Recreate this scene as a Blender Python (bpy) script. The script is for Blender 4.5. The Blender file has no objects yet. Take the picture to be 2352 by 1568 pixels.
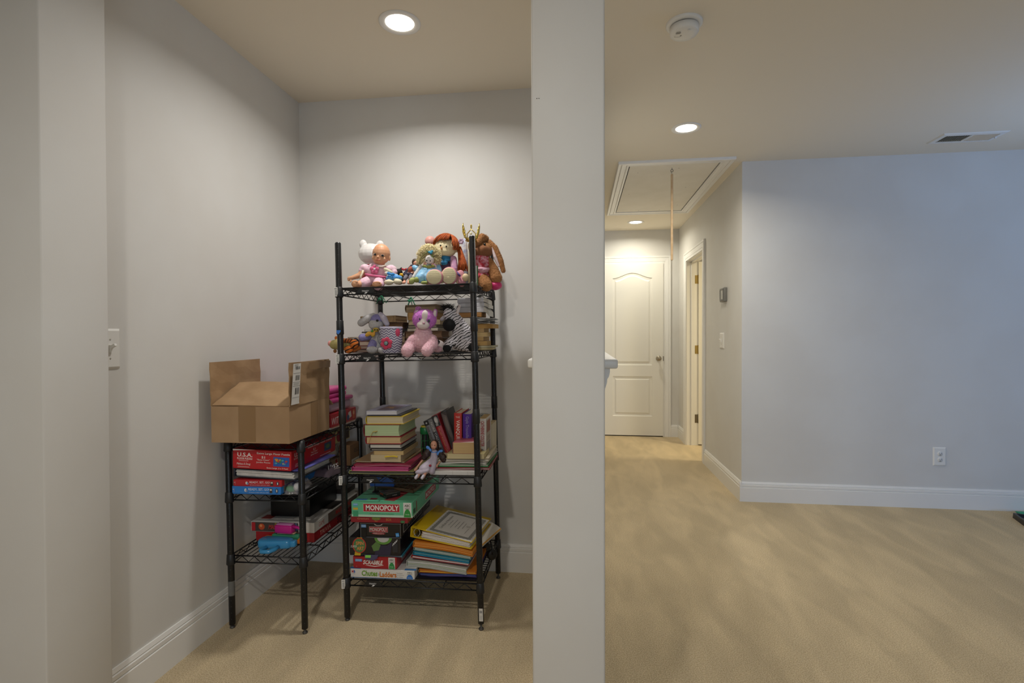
import bpy, bmesh, math, random
from mathutils import Vector as V, Matrix, Euler
random.seed(7)
D = bpy.data
SC = bpy.context.scene
COL = SC.collection
PI = math.pi

# ---------------------------------------------------------------- camera
PSI, TILT, ROLL, FPX = 0.1292, 0.0118, -0.0029, 1190.0
CAM = V((0, 0, 1.2))
FW = V((-math.sin(PSI) * math.cos(TILT), math.cos(PSI) * math.cos(TILT), -math.sin(TILT)))
_r = V((math.cos(PSI), math.sin(PSI), 0))
_u = _r.cross(FW)
RT = _r * math.cos(ROLL) + _u * math.sin(ROLL)
UP = _u * math.cos(ROLL) - _r * math.sin(ROLL)
cd = D.cameras.new('camera')
cam = D.objects.new('camera', cd)
COL.objects.link(cam)
cd.sensor_width = 36
cd.lens = 36 * FPX / 2352
cd.clip_start = 0.05
mw = Matrix((RT, UP, -FW)).transposed().to_4x4()
mw.translation = CAM
cam.matrix_world = mw
SC.camera = cam


def at(px, py, Y):
    """point of the room seen at a photo position, on the plane y = Y"""
    d = FW + RT * ((px - 1176) / FPX) + UP * ((784 - py) / FPX)
    return CAM + d * ((Y - CAM.y) / d.y)


# ---------------------------------------------------------------- light
SC.view_settings.view_transform = 'Standard'
SC.view_settings.look = 'None'
SC.view_settings.gamma = 1
SC.view_settings.use_curve_mapping = False
SC.view_settings.exposure = 0.0
W = D.worlds.new('daylight')
SC.world = W
W.use_nodes = True
W.node_tree.nodes['Background'].inputs[0].default_value = (0.62, 0.75, 1.0, 1)
W.node_tree.nodes['Background'].inputs[1].default_value = 0.5
DAYLIGHT = (0.22, 0.47, 1.0)
LAMP = (1.0, 0.86, 0.66)


def area(name, loc, direction, sx, sy, watts, col, spread=180, shape='RECTANGLE'):
    l = D.lights.new(name, 'AREA')
    l.shape = shape
    l.size = sx
    if shape == 'RECTANGLE':
        l.size_y = sy
    l.energy = watts
    l.color = col
    l.spread = math.radians(spread)
    o = D.objects.new(name, l)
    COL.objects.link(o)
    o.location = loc
    o.rotation_euler = V(direction).to_track_quat('-Z', 'Y').to_euler()
    return o


# daylight through the two windows of the room (right-hand wall and the wall behind the camera)
area('window_daylight', (4.24, 2.95, 1.5), (-.80, 0, .60), 1.1, 1.2, 4, (0.30, 0.53, 1.0), 60)
area('rear_window_daylight', (3.45, -3.42, 1.45), (.03, 1, 0), 1.2, 1.4, 14, DAYLIGHT, 62)
area('rear_window_daylight', (1.2, -3.42, 1.45), (0, 1, 0), 2.2, 1.4, 24, (0.70, 0.84, 1.0), 170)

# unseen fill lamp added under the ceiling behind the camera to brighten pillar and shelves
area('fill_lamp', (-.55, -.25, 2.42), (0, 0, -1), .11, 0, 21, (1.0, .955, .88), 165, 'DISK')

# ---------------------------------------------------------------- materials
_mats = {}


def lin(c):
    if isinstance(c, str):
        c = tuple(int(c[i:i + 2], 16) for i in (0, 2, 4))
    return tuple(((x / 255) / 12.92 if x / 255 <= 0.04045 else ((x / 255 + 0.055) / 1.055) ** 2.4) for x in c) + (1,)


def M(name, c='cccccc', rough=.6, metal=0, c2=None, ns=40, bump=0, bs=200, emit=0, trans=0, alpha=1, sheen=0, coat=0, spec=None, det=3):
    """plain procedural material: base colour, optional noise mix towards c2, optional noise bump"""
    if name in _mats:
        return _mats[name]
    m = D.materials.new(name)
    m.use_nodes = True
    nt = m.node_tree
    b = nt.nodes['Principled BSDF']
    I = b.inputs
    I['Base Color'].default_value = lin(c)
    I['Roughness'].default_value = rough
    I['Metallic'].default_value = metal
    if spec is not None:
        I['Specular IOR Level'].default_value = spec
    if emit:
        I['Emission Color'].default_value = lin(c)
        I['Emission Strength'].default_value = emit
    I['Transmission Weight'].default_value = trans
    I['Alpha'].default_value = alpha
    I['Sheen Weight'].default_value = sheen
    I['Coat Weight'].default_value = coat
    if c2 or bump:
        tc = nt.nodes.new('ShaderNodeTexCoord')
        if c2:
            n = nt.nodes.new('ShaderNodeTexNoise')
            n.inputs['Scale'].default_value = ns
            n.inputs['Detail'].default_value = det
            nt.links.new(tc.outputs['Object'], n.inputs['Vector'])
            r = nt.nodes.new('ShaderNodeValToRGB')
            r.color_ramp.elements[0].position = .38
            r.color_ramp.elements[1].position = .62
            r.color_ramp.elements[0].color = lin(c)
            r.color_ramp.elements[1].color = lin(c2)
            nt.links.new(n.outputs['Fac'], r.inputs[0])
            nt.links.new(r.outputs[0], I['Base Color'])
        if bump:
            n2 = nt.nodes.new('ShaderNodeTexNoise')
            n2.inputs['Scale'].default_value = bs
            n2.inputs['Detail'].default_value = 2
            nt.links.new(tc.outputs['Object'], n2.inputs['Vector'])
            bp = nt.nodes.new('ShaderNodeBump')
            bp.inputs['Strength'].default_value = bump
            bp.inputs['Distance'].default_value = .002
            nt.links.new(n2.outputs['Fac'], bp.inputs['Height'])
            nt.links.new(bp.outputs[0], I['Normal'])
    _mats[name] = m
    return m


def C(c, rough=.55):
    """print / paint colour by hex code"""
    return M('paint_%s_%d' % (c, rough * 100), c, rough)


# ---------------------------------------------------------------- mesh builder
class MB:
    def __init__(s):
        s.v, s.f, s.mi, s.sm = [], [], [], []

    def add(s, vs, fs, mi=0, sm=False, T=None):
        n = len(s.v)
        s.v += [tuple(T @ V(p)) for p in vs] if T else [tuple(p) for p in vs]
        for f in fs:
            s.f.append([i + n for i in f])
            s.mi.append(mi)
            s.sm.append(sm)
        return s

    def box(s, x0, x1, y0, y1, z0, z1, mi=0, T=None):
        vs = [(x, y, z) for z in (z0, z1) for y in (y0, y1) for x in (x0, x1)]
        return s.add(vs, [(0, 2, 3, 1), (4, 5, 7, 6), (0, 1, 5, 4), (2, 6, 7, 3), (0, 4, 6, 2), (1, 3, 7, 5)], mi, False, T)

    def rbox(s, x0, x1, y0, y1, z0, z1, r=.004, seg=2, mi=0, T=None, sm=True):
        bm = bmesh.new()
        bmesh.ops.create_cube(bm, size=1)
        for v in bm.verts:
            v.co = V(((x0 + x1) / 2 + v.co.x * (x1 - x0), (y0 + y1) / 2 + v.co.y * (y1 - y0), (z0 + z1) / 2 + v.co.z * (z1 - z0)))
        bmesh.ops.bevel(bm, geom=bm.edges[:], offset=r, segments=seg, profile=.5, affect='EDGES')
        bm.verts.index_update()
        s.add([v.co[:] for v in bm.verts], [[v.index for v in f.verts] for f in bm.faces], mi, sm, T)
        bm.free()
        return s

    def tube(s, pts, r, n=8, mi=0, caps=True, closed=False, sm=True, flat=1.0, T=None):
        P = [V(p) for p in pts]
        k = len(P)
        R = r if isinstance(r, (list, tuple)) else [r] * k
        vs, fs, side = [], [], None
        for i, p in enumerate(P):
            a = P[(i - 1) % k] if (closed or i > 0) else p
            b = P[(i + 1) % k] if (closed or i < k - 1) else p
            t = (b - a).normalized() if (b - a).length > 1e-9 else V((0, 0, 1))
            if side is None:
                side = t.cross(V((0, 0, 1)))
                if side.length < .05:
                    side = t.cross(V((1, 0, 0)))
            side = (side - t * side.dot(t))
            side.normalize()
            up = t.cross(side)
            for j in range(n):
                a_ = 2 * PI * j / n
                vs.append(p + side * math.cos(a_) * R[i] + up * math.sin(a_) * R[i] * flat)
        for i in range(k if closed else k - 1):
            for j in range(n):
                a0, a1 = i * n + j, i * n + (j + 1) % n
                b0, b1 = ((i + 1) % k) * n + j, ((i + 1) % k) * n + (j + 1) % n
                fs.append((a0, a1, b1, b0))
        if caps and not closed:
            fs.append(list(range(n))[::-1])
            fs.append([(k - 1) * n + j for j in range(n)])
        return s.add(vs, fs, mi, sm, T)

    def lathe(s, prof, n=24, mi=0, T=None, sm=True, caps=True):
        vs = [(r * math.cos(2 * PI * j / n), r * math.sin(2 * PI * j / n), z) for r, z in prof for j in range(n)]
        fs = [(i * n + j, i * n + (j + 1) % n, (i + 1) * n + (j + 1) % n, (i + 1) * n + j) for i in range(len(prof) - 1) for j in range(n)]
        s.add(vs, fs, mi, sm, T)
        if caps:
            k = len(prof) - 1
            if prof[0][0] > 1e-5:
                s.add(vs[:n], [list(range(n))[::-1]], mi, False, T)
            if prof[k][0] > 1e-5:
                s.add(vs[k * n:], [list(range(n))], mi, False, T)
        return s

    def ell(s, c, r, rot=None, u=16, w=10, mi=0, T=None):
        if not isinstance(r, (list, tuple)):
            r = (r, r, r)
        X = Matrix.Translation(V(c)) @ (Euler(rot).to_matrix().to_4x4() if rot else Matrix()) @ Matrix.Diagonal((r[0], r[1], r[2], 1))
        if T:
            X = T @ X
        vs = [(0, 0, -1)]
        for i in range(1, w):
            a = -PI / 2 + PI * i / w
            vs += [(math.cos(a) * math.cos(2 * PI * j / u), math.cos(a) * math.sin(2 * PI * j / u), math.sin(a)) for j in range(u)]
        vs.append((0, 0, 1))
        fs = [(0, 1 + (j + 1) % u, 1 + j) for j in range(u)]
        for i in range(w - 2):
            fs += [(1 + i * u + j, 1 + i * u + (j + 1) % u, 1 + (i + 1) * u + (j + 1) % u, 1 + (i + 1) * u + j) for j in range(u)]
        L = len(vs) - 1
        fs += [(L, L - u + j, L - u + (j + 1) % u) for j in range(u)]
        return s.add(vs, fs, mi, True, X)

    def cap(s, a, ra, b, rb, n=12, mi=0):
        """capsule with two radii"""
        a, b = V(a), V(b)
        t = (b - a)
        L = t.length or 1e-6
        t = t / L
        pts, rs = [], []
        for k in range(5):
            q = PI / 2 * k / 4
            pts.append(a - t * ra * math.cos(q)); rs.append(max(ra * math.sin(q), 1e-4))
        for k in range(5):
            q = PI / 2 * (4 - k) / 4
            pts.append(b + t * rb * math.cos(q)); rs.append(max(rb * math.sin(q), 1e-4))
        return s.tube(pts, rs, n, mi)

    def prism(s, poly, h, o, r, u, mi=0, sm=False):
        """outline poly (2D) in the frame o, r, u, extruded by h along r x u"""
        o, r, u = V(o), V(r), V(u)
        nrm = r.cross(u)
        k = len(poly)
        vs = [o + r * a + u * b for a, b in poly] + [o + r * a + u * b + nrm * h for a, b in poly]
        fs = [list(range(k))[::-1], [k + i for i in range(k)]] + [(i, (i + 1) % k, k + (i + 1) % k, k + i) for i in range(k)]
        return s.add(vs, fs, mi, sm)

    def mesh(s, name):
        me = D.meshes.new(name)
        me.from_pydata(s.v, [], s.f)
        me.polygons.foreach_set('material_index', s.mi)
        me.polygons.foreach_set('use_smooth', s.sm)
        me.update()
        return me


def obj(name, mb, mats, parent=None, loc=None, kind=None, label=None):
    me = mb.mesh(name) if isinstance(mb, MB) else mb
    o = D.objects.new(name, me)
    COL.objects.link(o)
    if not isinstance(mats, (list, tuple)):
        mats = [mats]
    if not me.materials:
        for m in mats:
            me.materials.append(m)
    if parent:
        o.parent = parent
    if loc:
        o.location = loc
    if kind:
        o['kind'] = kind
    if label:
        o['label'] = label
    return o


def tag(o, label, cat, group=None, kind=None):
    o['label'] = label
    o['category'] = cat
    if group:
        o['group'] = group
    if kind:
        o['kind'] = kind
    return o


def thing(name, label, cat, loc=(0, 0, 0), rot=None, group=None):
    o = D.objects.new(name, None)
    o.empty_display_size = .05
    COL.objects.link(o)
    o.location = loc
    if rot is not None:
        if isinstance(rot, Matrix):
            o.rotation_euler = rot.to_3x3().to_euler()
        elif isinstance(rot, (int, float)):
            o.rotation_euler = (0, 0, rot)
        else:
            o.rotation_euler = rot
    return tag(o, label, cat, group)


def struct(name, mb, mats, parent=None):
    o = obj(name, mb, mats, parent)
    if not parent:
        o['kind'] = 'structure'
    return o


# ---------------------------------------------------------------- printed artwork (flat lettering and patches)
_tx = {}


def glyphs(body, shear=0, bold=0):
    k = (body, shear, bold)
    if k not in _tx:
        cu = D.curves.new('t', 'FONT')
        cu.body = body
        cu.resolution_u = 2
        cu.shear = shear
        cu.offset = bold
        cu.align_x = 'CENTER'
        o = D.objects.new('t', cu)
        COL.objects.link(o)
        dg = bpy.context.evaluated_depsgraph_get()
        me = D.meshes.new_from_object(o.evaluated_get(dg))
        vs = [v.co.copy() for v in me.vertices]
        fs = [list(p.vertices) for p in me.polygons]
        D.objects.remove(o)
        D.curves.remove(cu)
        D.meshes.remove(me)
        xs = [v.x for v in vs]; ys = [v.y for v in vs]
        x0, x1, y0, y1 = min(xs), max(xs), min(ys), max(ys)
        _tx[k] = ([((v.x - (x0 + x1) / 2) / (x1 - x0), (v.y - (y0 + y1) / 2) / (y1 - y0)) for v in vs], fs)
    return _tx[k]


class Print:
    """flat print on a face: coordinates u (right), v (up) in metres from the face's centre"""

    def __init__(s, o, r, u):
        s.mb, s.mats, s.done = MB(), [], []
        s.lay = .00014
        s.face(o, r, u)

    def face(s, o, r, u):
        s.o, s.r, s.u = V(o), V(r).normalized(), V(u).normalized()
        s.n = s.r.cross(s.u)
        s.k = 0
        if s.mb.v:
            s.done.append((s.mb, s.mats))
            s.mb, s.mats = MB(), []
        return s

    def _m(s, c):
        m = C(c) if isinstance(c, str) else c
        if m not in s.mats:
            s.mats.append(m)
        return s.mats.index(m)

    def pt(s, a, b):
        return s.o + s.r * a + s.u * b + s.n * (s.lay * s.k)

    def poly(s, pts, c):
        s.k += 1
        s.mb.add([s.pt(*p) for p in pts], [list(range(len(pts)))], s._m(c))
        return s

    def rect(s, u, v, w, h, c, rot=0):
        ca, sa = math.cos(rot), math.sin(rot)
        return s.poly([(u + ca * a * w - sa * b * h, v + sa * a * w + ca * b * h) for a, b in ((-.5, -.5), (.5, -.5), (.5, .5), (-.5, .5))], c)

    def disc(s, u, v, rx, ry, c, n=16, a0=0, a1=2 * PI):
        return s.poly([(u + rx * math.cos(a0 + (a1 - a0) * i / n), v + ry * math.sin(a0 + (a1 - a0) * i / n)) for i in range(n + (a1 - a0 < 6))], c)

    def text(s, body, u, v, w, h, c, rot=0, shear=0, bold=0):
        s.k += 1
        vs, fs = glyphs(body, shear, bold)
        ca, sa = math.cos(rot), math.sin(rot)
        s.mb.add([s.pt(u + ca * a * w - sa * b * h, v + sa * a * w + ca * b * h) for a, b in vs], fs, s._m(c))
        return s

    def lines(s, u, v, w, h, n, c, jit=.3):
        """n thin dashes standing for text too small to read"""
        for i in range(n):
            ww = w * (1 - random.random() * jit)
            s.rect(u, v + h * (.5 - (i + .5) / n), ww, h / n * .35, c)
            s.k -= 1
        s.k += 1
        return s

    def bars(s, u, v, w, h, n, c):
        for i in range(n):
            s.rect(u - w / 2 + w * (i + random.random() * .5) / n, v, w / n * random.uniform(.25, .6), h, c)
            s.k -= 1
        s.k += 1
        return s

    def build(s, parent, name='printed_artwork', kind=None):
        o = None
        for mb, mats in s.done + [(s.mb, s.mats)]:
            if mb.v:
                o = obj(name, mb, mats, parent, kind=kind)
        return o


def fr(w, d, h):
    """frames of the faces of a box with its base centre at the origin"""
    return dict(front=((0, -d / 2, h / 2), (1, 0, 0), (0, 0, 1)), right=((w / 2, 0, h / 2), (0, 1, 0), (0, 0, 1)), top=((0, 0, h), (1, 0, 0), (0, 1, 0)))


def scatter(me_list, n, length, width, droop=0, jitter=.5, seed=1, center=None):
    """short fibres standing on a mesh surface, as thin triangles"""
    rnd = random.Random(seed)
    mb = MB()
    for me, mat in me_list:
        ps = [p for p in me.polygons]
        tot = sum(p.area for p in ps) or 1
        for p in ps:
            k = n * p.area / tot
            k = int(k) + (rnd.random() < k - int(k))
            for _ in range(k):
                idx = p.vertices
                a, b, c = (me.vertices[i].co for i in (idx[0], idx[rnd.randrange(1, len(idx) - 1)], idx[-1]))
                q, w_ = rnd.random(), rnd.random()
                if q + w_ > 1:
                    q, w_ = 1 - q, 1 - w_
                o = a + (b - a) * q + (c - a) * w_
                d = (p.normal + V((rnd.gauss(0, jitter), rnd.gauss(0, jitter), rnd.gauss(0, jitter) - droop))).normalized() * length * rnd.uniform(.5, 1.1)
                sd = d.cross(V((rnd.random() - .5, rnd.random() - .5, rnd.random() - .5)))
                sd = sd.normalized() * width
                mb.add([o - sd, o + sd, o + d], [(0, 1, 2)])
    return mb


_bake = []


def bake_now(o):
    dg = bpy.context.evaluated_depsgraph_get()
    me = D.meshes.new_from_object(o.evaluated_get(dg))
    me.name = o.name
    o.modifiers.clear()
    o.data = me
    return me


def soft(o, voxel=.004, smooth=4, disp=0, dscale=.01):
    """merge overlapping blobs of a mesh into one continuous skin"""
    r = o.modifiers.new('r', 'REMESH')
    r.mode = 'VOXEL'
    r.voxel_size = voxel
    r.use_smooth_shade = True
    if smooth:
        s_ = o.modifiers.new('s', 'SMOOTH')
        s_.iterations = smooth
        s_.factor = .5
    if disp:
        tx = D.textures.new('plush', 'CLOUDS')
        tx.noise_scale = dscale
        d = o.modifiers.new('d', 'DISPLACE')
        d.texture = tx
        d.strength = disp
        d.texture_coords = 'LOCAL'
    _bake.append(o)
    return o


def bake_all():
    dg = bpy.context.evaluated_depsgraph_get()
    for o in _bake:
        if not o.modifiers:
            continue
        me = D.meshes.new_from_object(o.evaluated_get(dg))
        me.name = o.name
        o['_m'] = 1
        o.data = me
    for o in _bake:
        o.modifiers.clear()
        if '_m' in o:
            del o['_m']
# ================================================================= ROOM
XL, YB, XR, YR, YE, H = -1.479, 2.604, 1.160, 3.912, 6.283, 2.44
CX0, CX1, CY0, CY1 = -0.1095, 0.058, 1.200, 1.372      # pillar beside the alcove
WX = -1.402                                            # edge of the wing wall left of the alcove

PAINT = M('wall_paint', 'd8d6d1', .7, c2='d5d2cc', ns=3, bump=.06, bs=260)
CEILM = M('ceiling_paint', 'e8dfcd', .85, bump=.08, bs=220)
TRIM = M('trim_paint', 'e9e7e2', .35)
DOORM = M('door_paint', 'e6e3da', .4)
PLASTIC = M('white_plastic', 'e6e4de', .35)
GAP = M('dark_gap', '2a2723', .9)


def carpet():
    m = D.materials.new('carpet')
    m.use_nodes = True
    nt = m.node_tree
    b = nt.nodes['Principled BSDF']
    b.inputs['Roughness'].default_value = .95
    b.inputs['Specular IOR Level'].default_value = .1
    b.inputs['Sheen Weight'].default_value = .15
    tc = nt.nodes.new('ShaderNodeTexCoord')

    def noise(scale, det, rot=0, sx=1, sy=1, dist=0):
        mp = nt.nodes.new('ShaderNodeMapping')
        mp.inputs['Rotation'].default_value = (0, 0, rot)
        mp.inputs['Scale'].default_value = (sx, sy, 1)
        nt.links.new(tc.outputs['Object'], mp.inputs[0])
        n = nt.nodes.new('ShaderNodeTexNoise')
        n.inputs['Scale'].default_value = scale
        n.inputs['Detail'].default_value = det
        n.inputs['Distortion'].default_value = dist
        nt.links.new(mp.outputs[0], n.inputs[0])
        return n.outputs['Fac']

    def ramp(fac, p0, p1, c0, c1):
        r = nt.nodes.new('ShaderNodeValToRGB')
        e = r.color_ramp.elements
        e[0].position, e[1].position = p0, p1
        e[0].color, e[1].color = c0, c1
        nt.links.new(fac, r.inputs[0])
        return r.outputs[0]

    def mix(a, b_, fac, mode='MULTIPLY'):
        x = nt.nodes.new('ShaderNodeMix')
        x.data_type = 'RGBA'
        x.blend_type = mode
        x.inputs[0].default_value = fac
        nt.links.new(a, x.inputs[6])
        nt.links.new(b_, x.inputs[7])
        return x.outputs[2]
    g = lambda v: (v, v, v * .99, 1)
    base = ramp(noise(230, 3), .36, .62, lin('c5ac84'), lin('ead6b1'))
    marks = ramp(noise(1.6, 2, .75, 3.0, .8, .4), .42, .58, g(.86), g(1))      # sweeps of the vacuum cleaner
    marks2 = ramp(noise(4.5, 3, -.5, 1.8, .7, .8), .40, .6, g(.92), g(1))
    nt.links.new(mix(mix(base, marks, 1), marks2, 1), b.inputs['Base Color'])
    bp = nt.nodes.new('ShaderNodeBump')
    bp.inputs['Strength'].default_value = .9
    bp.inputs['Distance'].default_value = .006
    nt.links.new(noise(330, 2), bp.inputs['Height'])
    nt.links.new(bp.outputs[0], b.inputs['Normal'])
    return m


X0, X1, Y0 = -3.2, 4.25, -3.45
struct('floor', MB().box(X0 - .2, X1 + .2, Y0 - .2, YE + .4, -.1, 0), carpet())
struct('ceiling', MB().box(X0 - .2, X1 + .2, Y0 - .2, YE + .4, H, H + .1), CEILM)
struct('wall_left', MB().box(XL - .11, XL, CY1 + .016, YB, 0, H), PAINT)
struct('wall_wing', MB().rbox(X0, WX, CY0 - .007, CY1 + .016, 0, H, .004, 2), PAINT)
struct('wall_back', MB().box(XL - .11, CX1, YB, YB + .11, 0, H), PAINT)
struct('wall_pillar', MB().rbox(CX0, CX1, CY0, CY1, 0, H, .005, 2), PAINT)
pilr = D.objects['wall_pillar']
ph_ = Print((CX0, CY0 - .0003, 2.0), (1, 0, 0), (0, 0, 1))
q0 = at(1233, 226, CY0 - .0003)
ph_.disc(q0.x - CX0, q0.z - 2.0, .0012, .0012, '3a3835', 8).rect(q0.x - CX0 + .005, q0.z - 2.0, .003, .0012, '55524d')
ph_.build(pilr, 'nail_hole')
struct('wall_half', MB().box(CX0 + .004, CX1 - .004, CY1, YB, 0, 1.112), PAINT)
struct('wall_hall_left', MB().box(CX1 - .11, CX1, YB + .11, YE, 0, H), PAINT)
struct('wall_end', MB().box(CX1 - .11, XR + .12, YE, YE + .11, 0, H), PAINT)
DY0, DY1, DH = 5.074, 5.852, 2.012                      # doorway in the right wall of the hall
wl = MB().box(XR, XR + .12, YR + .11, DY0, 0, H).box(XR, XR + .12, DY1, YE, 0, H).box(XR, XR + .12, DY0, DY1, DH, H)
struct('wall_hall_right', wl, PAINT)
struct('wall_right', MB().box(XR, X1, YR, YR + .11, 0, H), PAINT)
struct('wall_bedroom', MB().box(3.1, 3.2, YR + .11, YE + .3, 0, H).box(XR + .12, 3.2, YE + .3, YE + .4, 0, H), PAINT)
# the rest of the room, behind the camera
struct('wall_far_left', MB().box(X0 - .1, X0, Y0, CY1, 0, H), PAINT)
wb = MB().box(X0, .1, Y0 - .1, Y0, 0, H).box(2.3, 2.85, Y0 - .1, Y0, 0, H).box(4.05, X1, Y0 - .1, Y0, 0, H).box(.1, 2.3, Y0 - .1, Y0, 0, .75).box(.1, 2.3, Y0 - .1, Y0, 2.15, H).box(2.85, 4.05, Y0 - .1, Y0, 0, .75).box(2.85, 4.05, Y0 - .1, Y0, 2.15, H)
struct('wall_behind', wb, PAINT)
ws = MB().box(X1, X1 + .1, Y0, 2.35, 0, H).box(X1, X1 + .1, 3.55, YR + .11, 0, H).box(X1, X1 + .1, 2.35, 3.55, 0, .85).box(X1, X1 + .1, 2.35, 3.55, 2.15, H)
struct('wall_window_side', ws, PAINT)


def ring_profile(mb, o, r, u, x0, x1, y0, y1, prof, closed=False, mi=0):
    """sweep a (outward offset, thickness) profile round a door (open) or a rectangle (closed), mitred"""
    o, r, u = V(o), V(r), V(u)
    n = r.cross(u)
    vs = []
    for d, t in prof:
        c = [(x0 - d, y0 - (d if closed else 0)), (x0 - d, y1 + d), (x1 + d, y1 + d), (x1 + d, y0 - (d if closed else 0))]
        vs += [o + r * a + u * b + n * t for a, b in c]
    k = len(prof)
    fs = []
    for i in range(k - 1):
        for j in range(4 if closed else 3):
            a, b = i * 4 + j, i * 4 + (j + 1) % 4
            fs.append((a, b, b + 4, a + 4))
    mb.add(vs, fs, mi)
    return mb


CASING = [(-.006, 0), (-.006, .011), (.012, .013), (.016, .009), (.020, .013), (.058, .016), (.062, .011), (.066, .017), (.080, .019), (.084, .016), (.084, 0)]
BASE = [(0, 0), (.015, 0), (.015, .100), (.010, .103), (.013, .107), (.013, .120), (.008, .123), (.0105, .127), (.006, .140), (0, .140)]


def baseboard(name, a, b, n):
    """board from a to b (2D), room side n"""
    n = V((n[0], n[1], 0))
    ext = n.cross(V((0, 0, 1)))
    a, b = V((a[0], a[1], 0)), V((b[0], b[1], 0))
    if (b - a).dot(ext) < 0:
        a, b = b, a
    return struct(name, MB().prism(BASE, (b - a).length, a, n, (0, 0, 1)), TRIM)


baseboard('baseboard_left', (XL, CY1 + .006), (XL, YB), (1, 0))
baseboard('baseboard_back', (XL + .015, YB), (CX0, YB), (0, -1))
baseboard('baseboard_half', (CX0 + .004, CY1), (CX0 + .004, YB - .015), (-1, 0))
baseboard('baseboard_hall_left', (CX1 - .004, CY1), (CX1 - .004, YE - .02), (1, 0))
baseboard('baseboard_right', (XR - .0145, YR), (X1, YR), (0, -1))
baseboard('baseboard_hall', (XR, YR - .0145), (XR, DY0 - .084), (-1, 0))
baseboard('baseboard_hall_far', (XR, DY1 + .084), (XR, YE), (-1, 0))
baseboard('baseboard_end', (1.066, YE), (XR - .015, YE), (0, -1))

# cap of the half wall with its bracket moulding on the hall side
cap = MB().rbox(-.137, .100, CY1 + .001, YB, 1.112, 1.137, .006, 3)
capo = struct('trim_1', cap, TRIM)
br = [(0, 0), (.027, 0), (.027, -.010), (.024, -.024), (.020, -.028), (.019, -.040), (.013, -.058), (.007, -.085), (.003, -.115), (0, -.13)]
struct('bracket', MB().prism(br, -.06, (CX1 - .004, CY1 + .03, 1.112), (1, 0, 0), (0, 0, 1)), TRIM, capo)

# ---- closed two-panel door at the end of the hall
DX0, DX1, DT = .216, .978, 2.04
door = MB()
bm = bmesh.new()
zf = YE - .022


def panel_loop(x0, x1, z0, z1, arch, d):
    pts = [(x0 + d, z0 + d), (x1 - d, z0 + d)]
    N = 24 if arch else 1
    for i in range(N + 1):
        t = i / N
        pts.append((x1 - d + (x0 - x1 + 2 * d) * t, z1 - d + arch * (1 - math.cos(2 * PI * t)) / 2))
    return pts


PAN = [(.392, .852, .845, 1.872, .062), (.392, .852, .240, .712, 0)]
outer = [(DX0, .012), (DX1, .012), (DX1, DT), (DX0, DT)]
edges = []
for loop in [outer] + [panel_loop(*p, 0) for p in PAN]:
    vs = [bm.verts.new((x, zf, z)) for x, z in loop]
    edges += [bm.edges.new((vs[i], vs[(i + 1) % len(vs)])) for i in range(len(vs))]
bmesh.ops.triangle_fill(bm, use_beauty=True, edges=edges)
for f in bm.faces:
    f.normal_update()
    if f.normal.y > 0:
        f.normal_flip()
bm.verts.index_update()
door.add([v.co[:] for v in bm.verts], [[v.index for v in f.verts] for f in bm.faces])
bm.free()
door.add([(x, y, z) for y in (zf, YE) for x, z in outer], [(0, 4, 5, 1), (1, 5, 6, 2), (2, 6, 7, 3), (3, 7, 4, 0)])
door_o = struct('door_1', door, DOORM)
for p in PAN:
    pm = MB()
    steps = [(0, 0), (.006, .007), (.022, .009), (.028, .009), (.042, .001)]
    loops = [[(x, zf + t, z) for x, z in panel_loop(*p, d)] for d, t in steps]
    k = len(loops[0])
    pm.add(sum(loops, []), [(i * k + j, i * k + (j + 1) % k, (i + 1) * k + (j + 1) % k, (i + 1) * k + j) for i in range(len(steps) - 1) for j in range(k)])
    pm.add(loops[-1], [list(range(k))])
    struct('door_panel', pm, DOORM, door_o)
NICKEL = M('satin_nickel', 'a39a8a', .3, 1)
BRASS = M('brass', 'b09a62', .35, 1)
Ty = Matrix.Translation((.924, zf, .925)) @ Matrix.Rotation(PI / 2, 4, 'X')
struct('door_knob', MB().lathe([(.030, 0), (.031, .004), (.024, .008), (.011, .012), (.010, .028), (.020, .034), (.027, .045), (.026, .056), (.016, .064), (0, .066)], 24, T=Ty), NICKEL, door_o)
struct('strike_plate', MB().box(DX1 - .003, DX1 + .005, zf - .003, zf, .895, .950), M('bronze_plate', '6b6254', .4, .8), door_o)
struct('door_gap', MB().box(DX0 - .006, DX1 + .006, YE - .004, YE - .001, 0, DT + .008), GAP, door_o)
cs = ring_profile(MB(), (0, YE, 0), (1, 0, 0), (0, 0, 1), DX0 - .004, DX1 + .004, 0, DT + .004, CASING)
struct('door_casing', cs, TRIM, door_o)

# ---- open doorway in the hall's right wall, door swung into the lit room behind
jb = MB().box(XR - .002, XR + .122, DY1 - .018, DY1, 0, DH).box(XR - .002, XR + .122, DY0, DY0 + .018, 0, DH).box(XR - .002, XR + .122, DY0, DY1, DH - .018, DH)
jb.box(XR + .045, XR + .080, DY1 - .030, DY1 - .018, 0, DH - .018).box(XR + .045, XR + .080, DY0 + .018, DY0 + .030, 0, DH - .018).box(XR + .045, XR + .080, DY0 + .018, DY1 - .018, DH - .03, DH - .018)
jo = struct('door_2', jb, TRIM)
struct('door_casing', ring_profile(MB(), (XR, 0, 0), (0, -1, 0), (0, 0, 1), -DY1 + .006, -DY0 - .006, 0, DH - .006, CASING), TRIM, jo)
struct('door_slab', MB().box(XR + .120, XR + .82, DY1 - .030, DY1 + .005, .012, DH - .022), DOORM, jo)
for z, mm in ((1.80, BRASS), (1.04, BRASS), (.29, M('dark_hinge', '7d7566', .4, .8))):
    hg = MB().box(XR + .085, XR + .116, DY1 - .0205, DY1 - .0175, z - .045, z + .045)
    hg.tube([(XR + .118, DY1 - .022, z - .048), (XR + .118, DY1 - .022, z + .048)], .006, 8)
    struct('hinge', hg, mm, jo)
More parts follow.
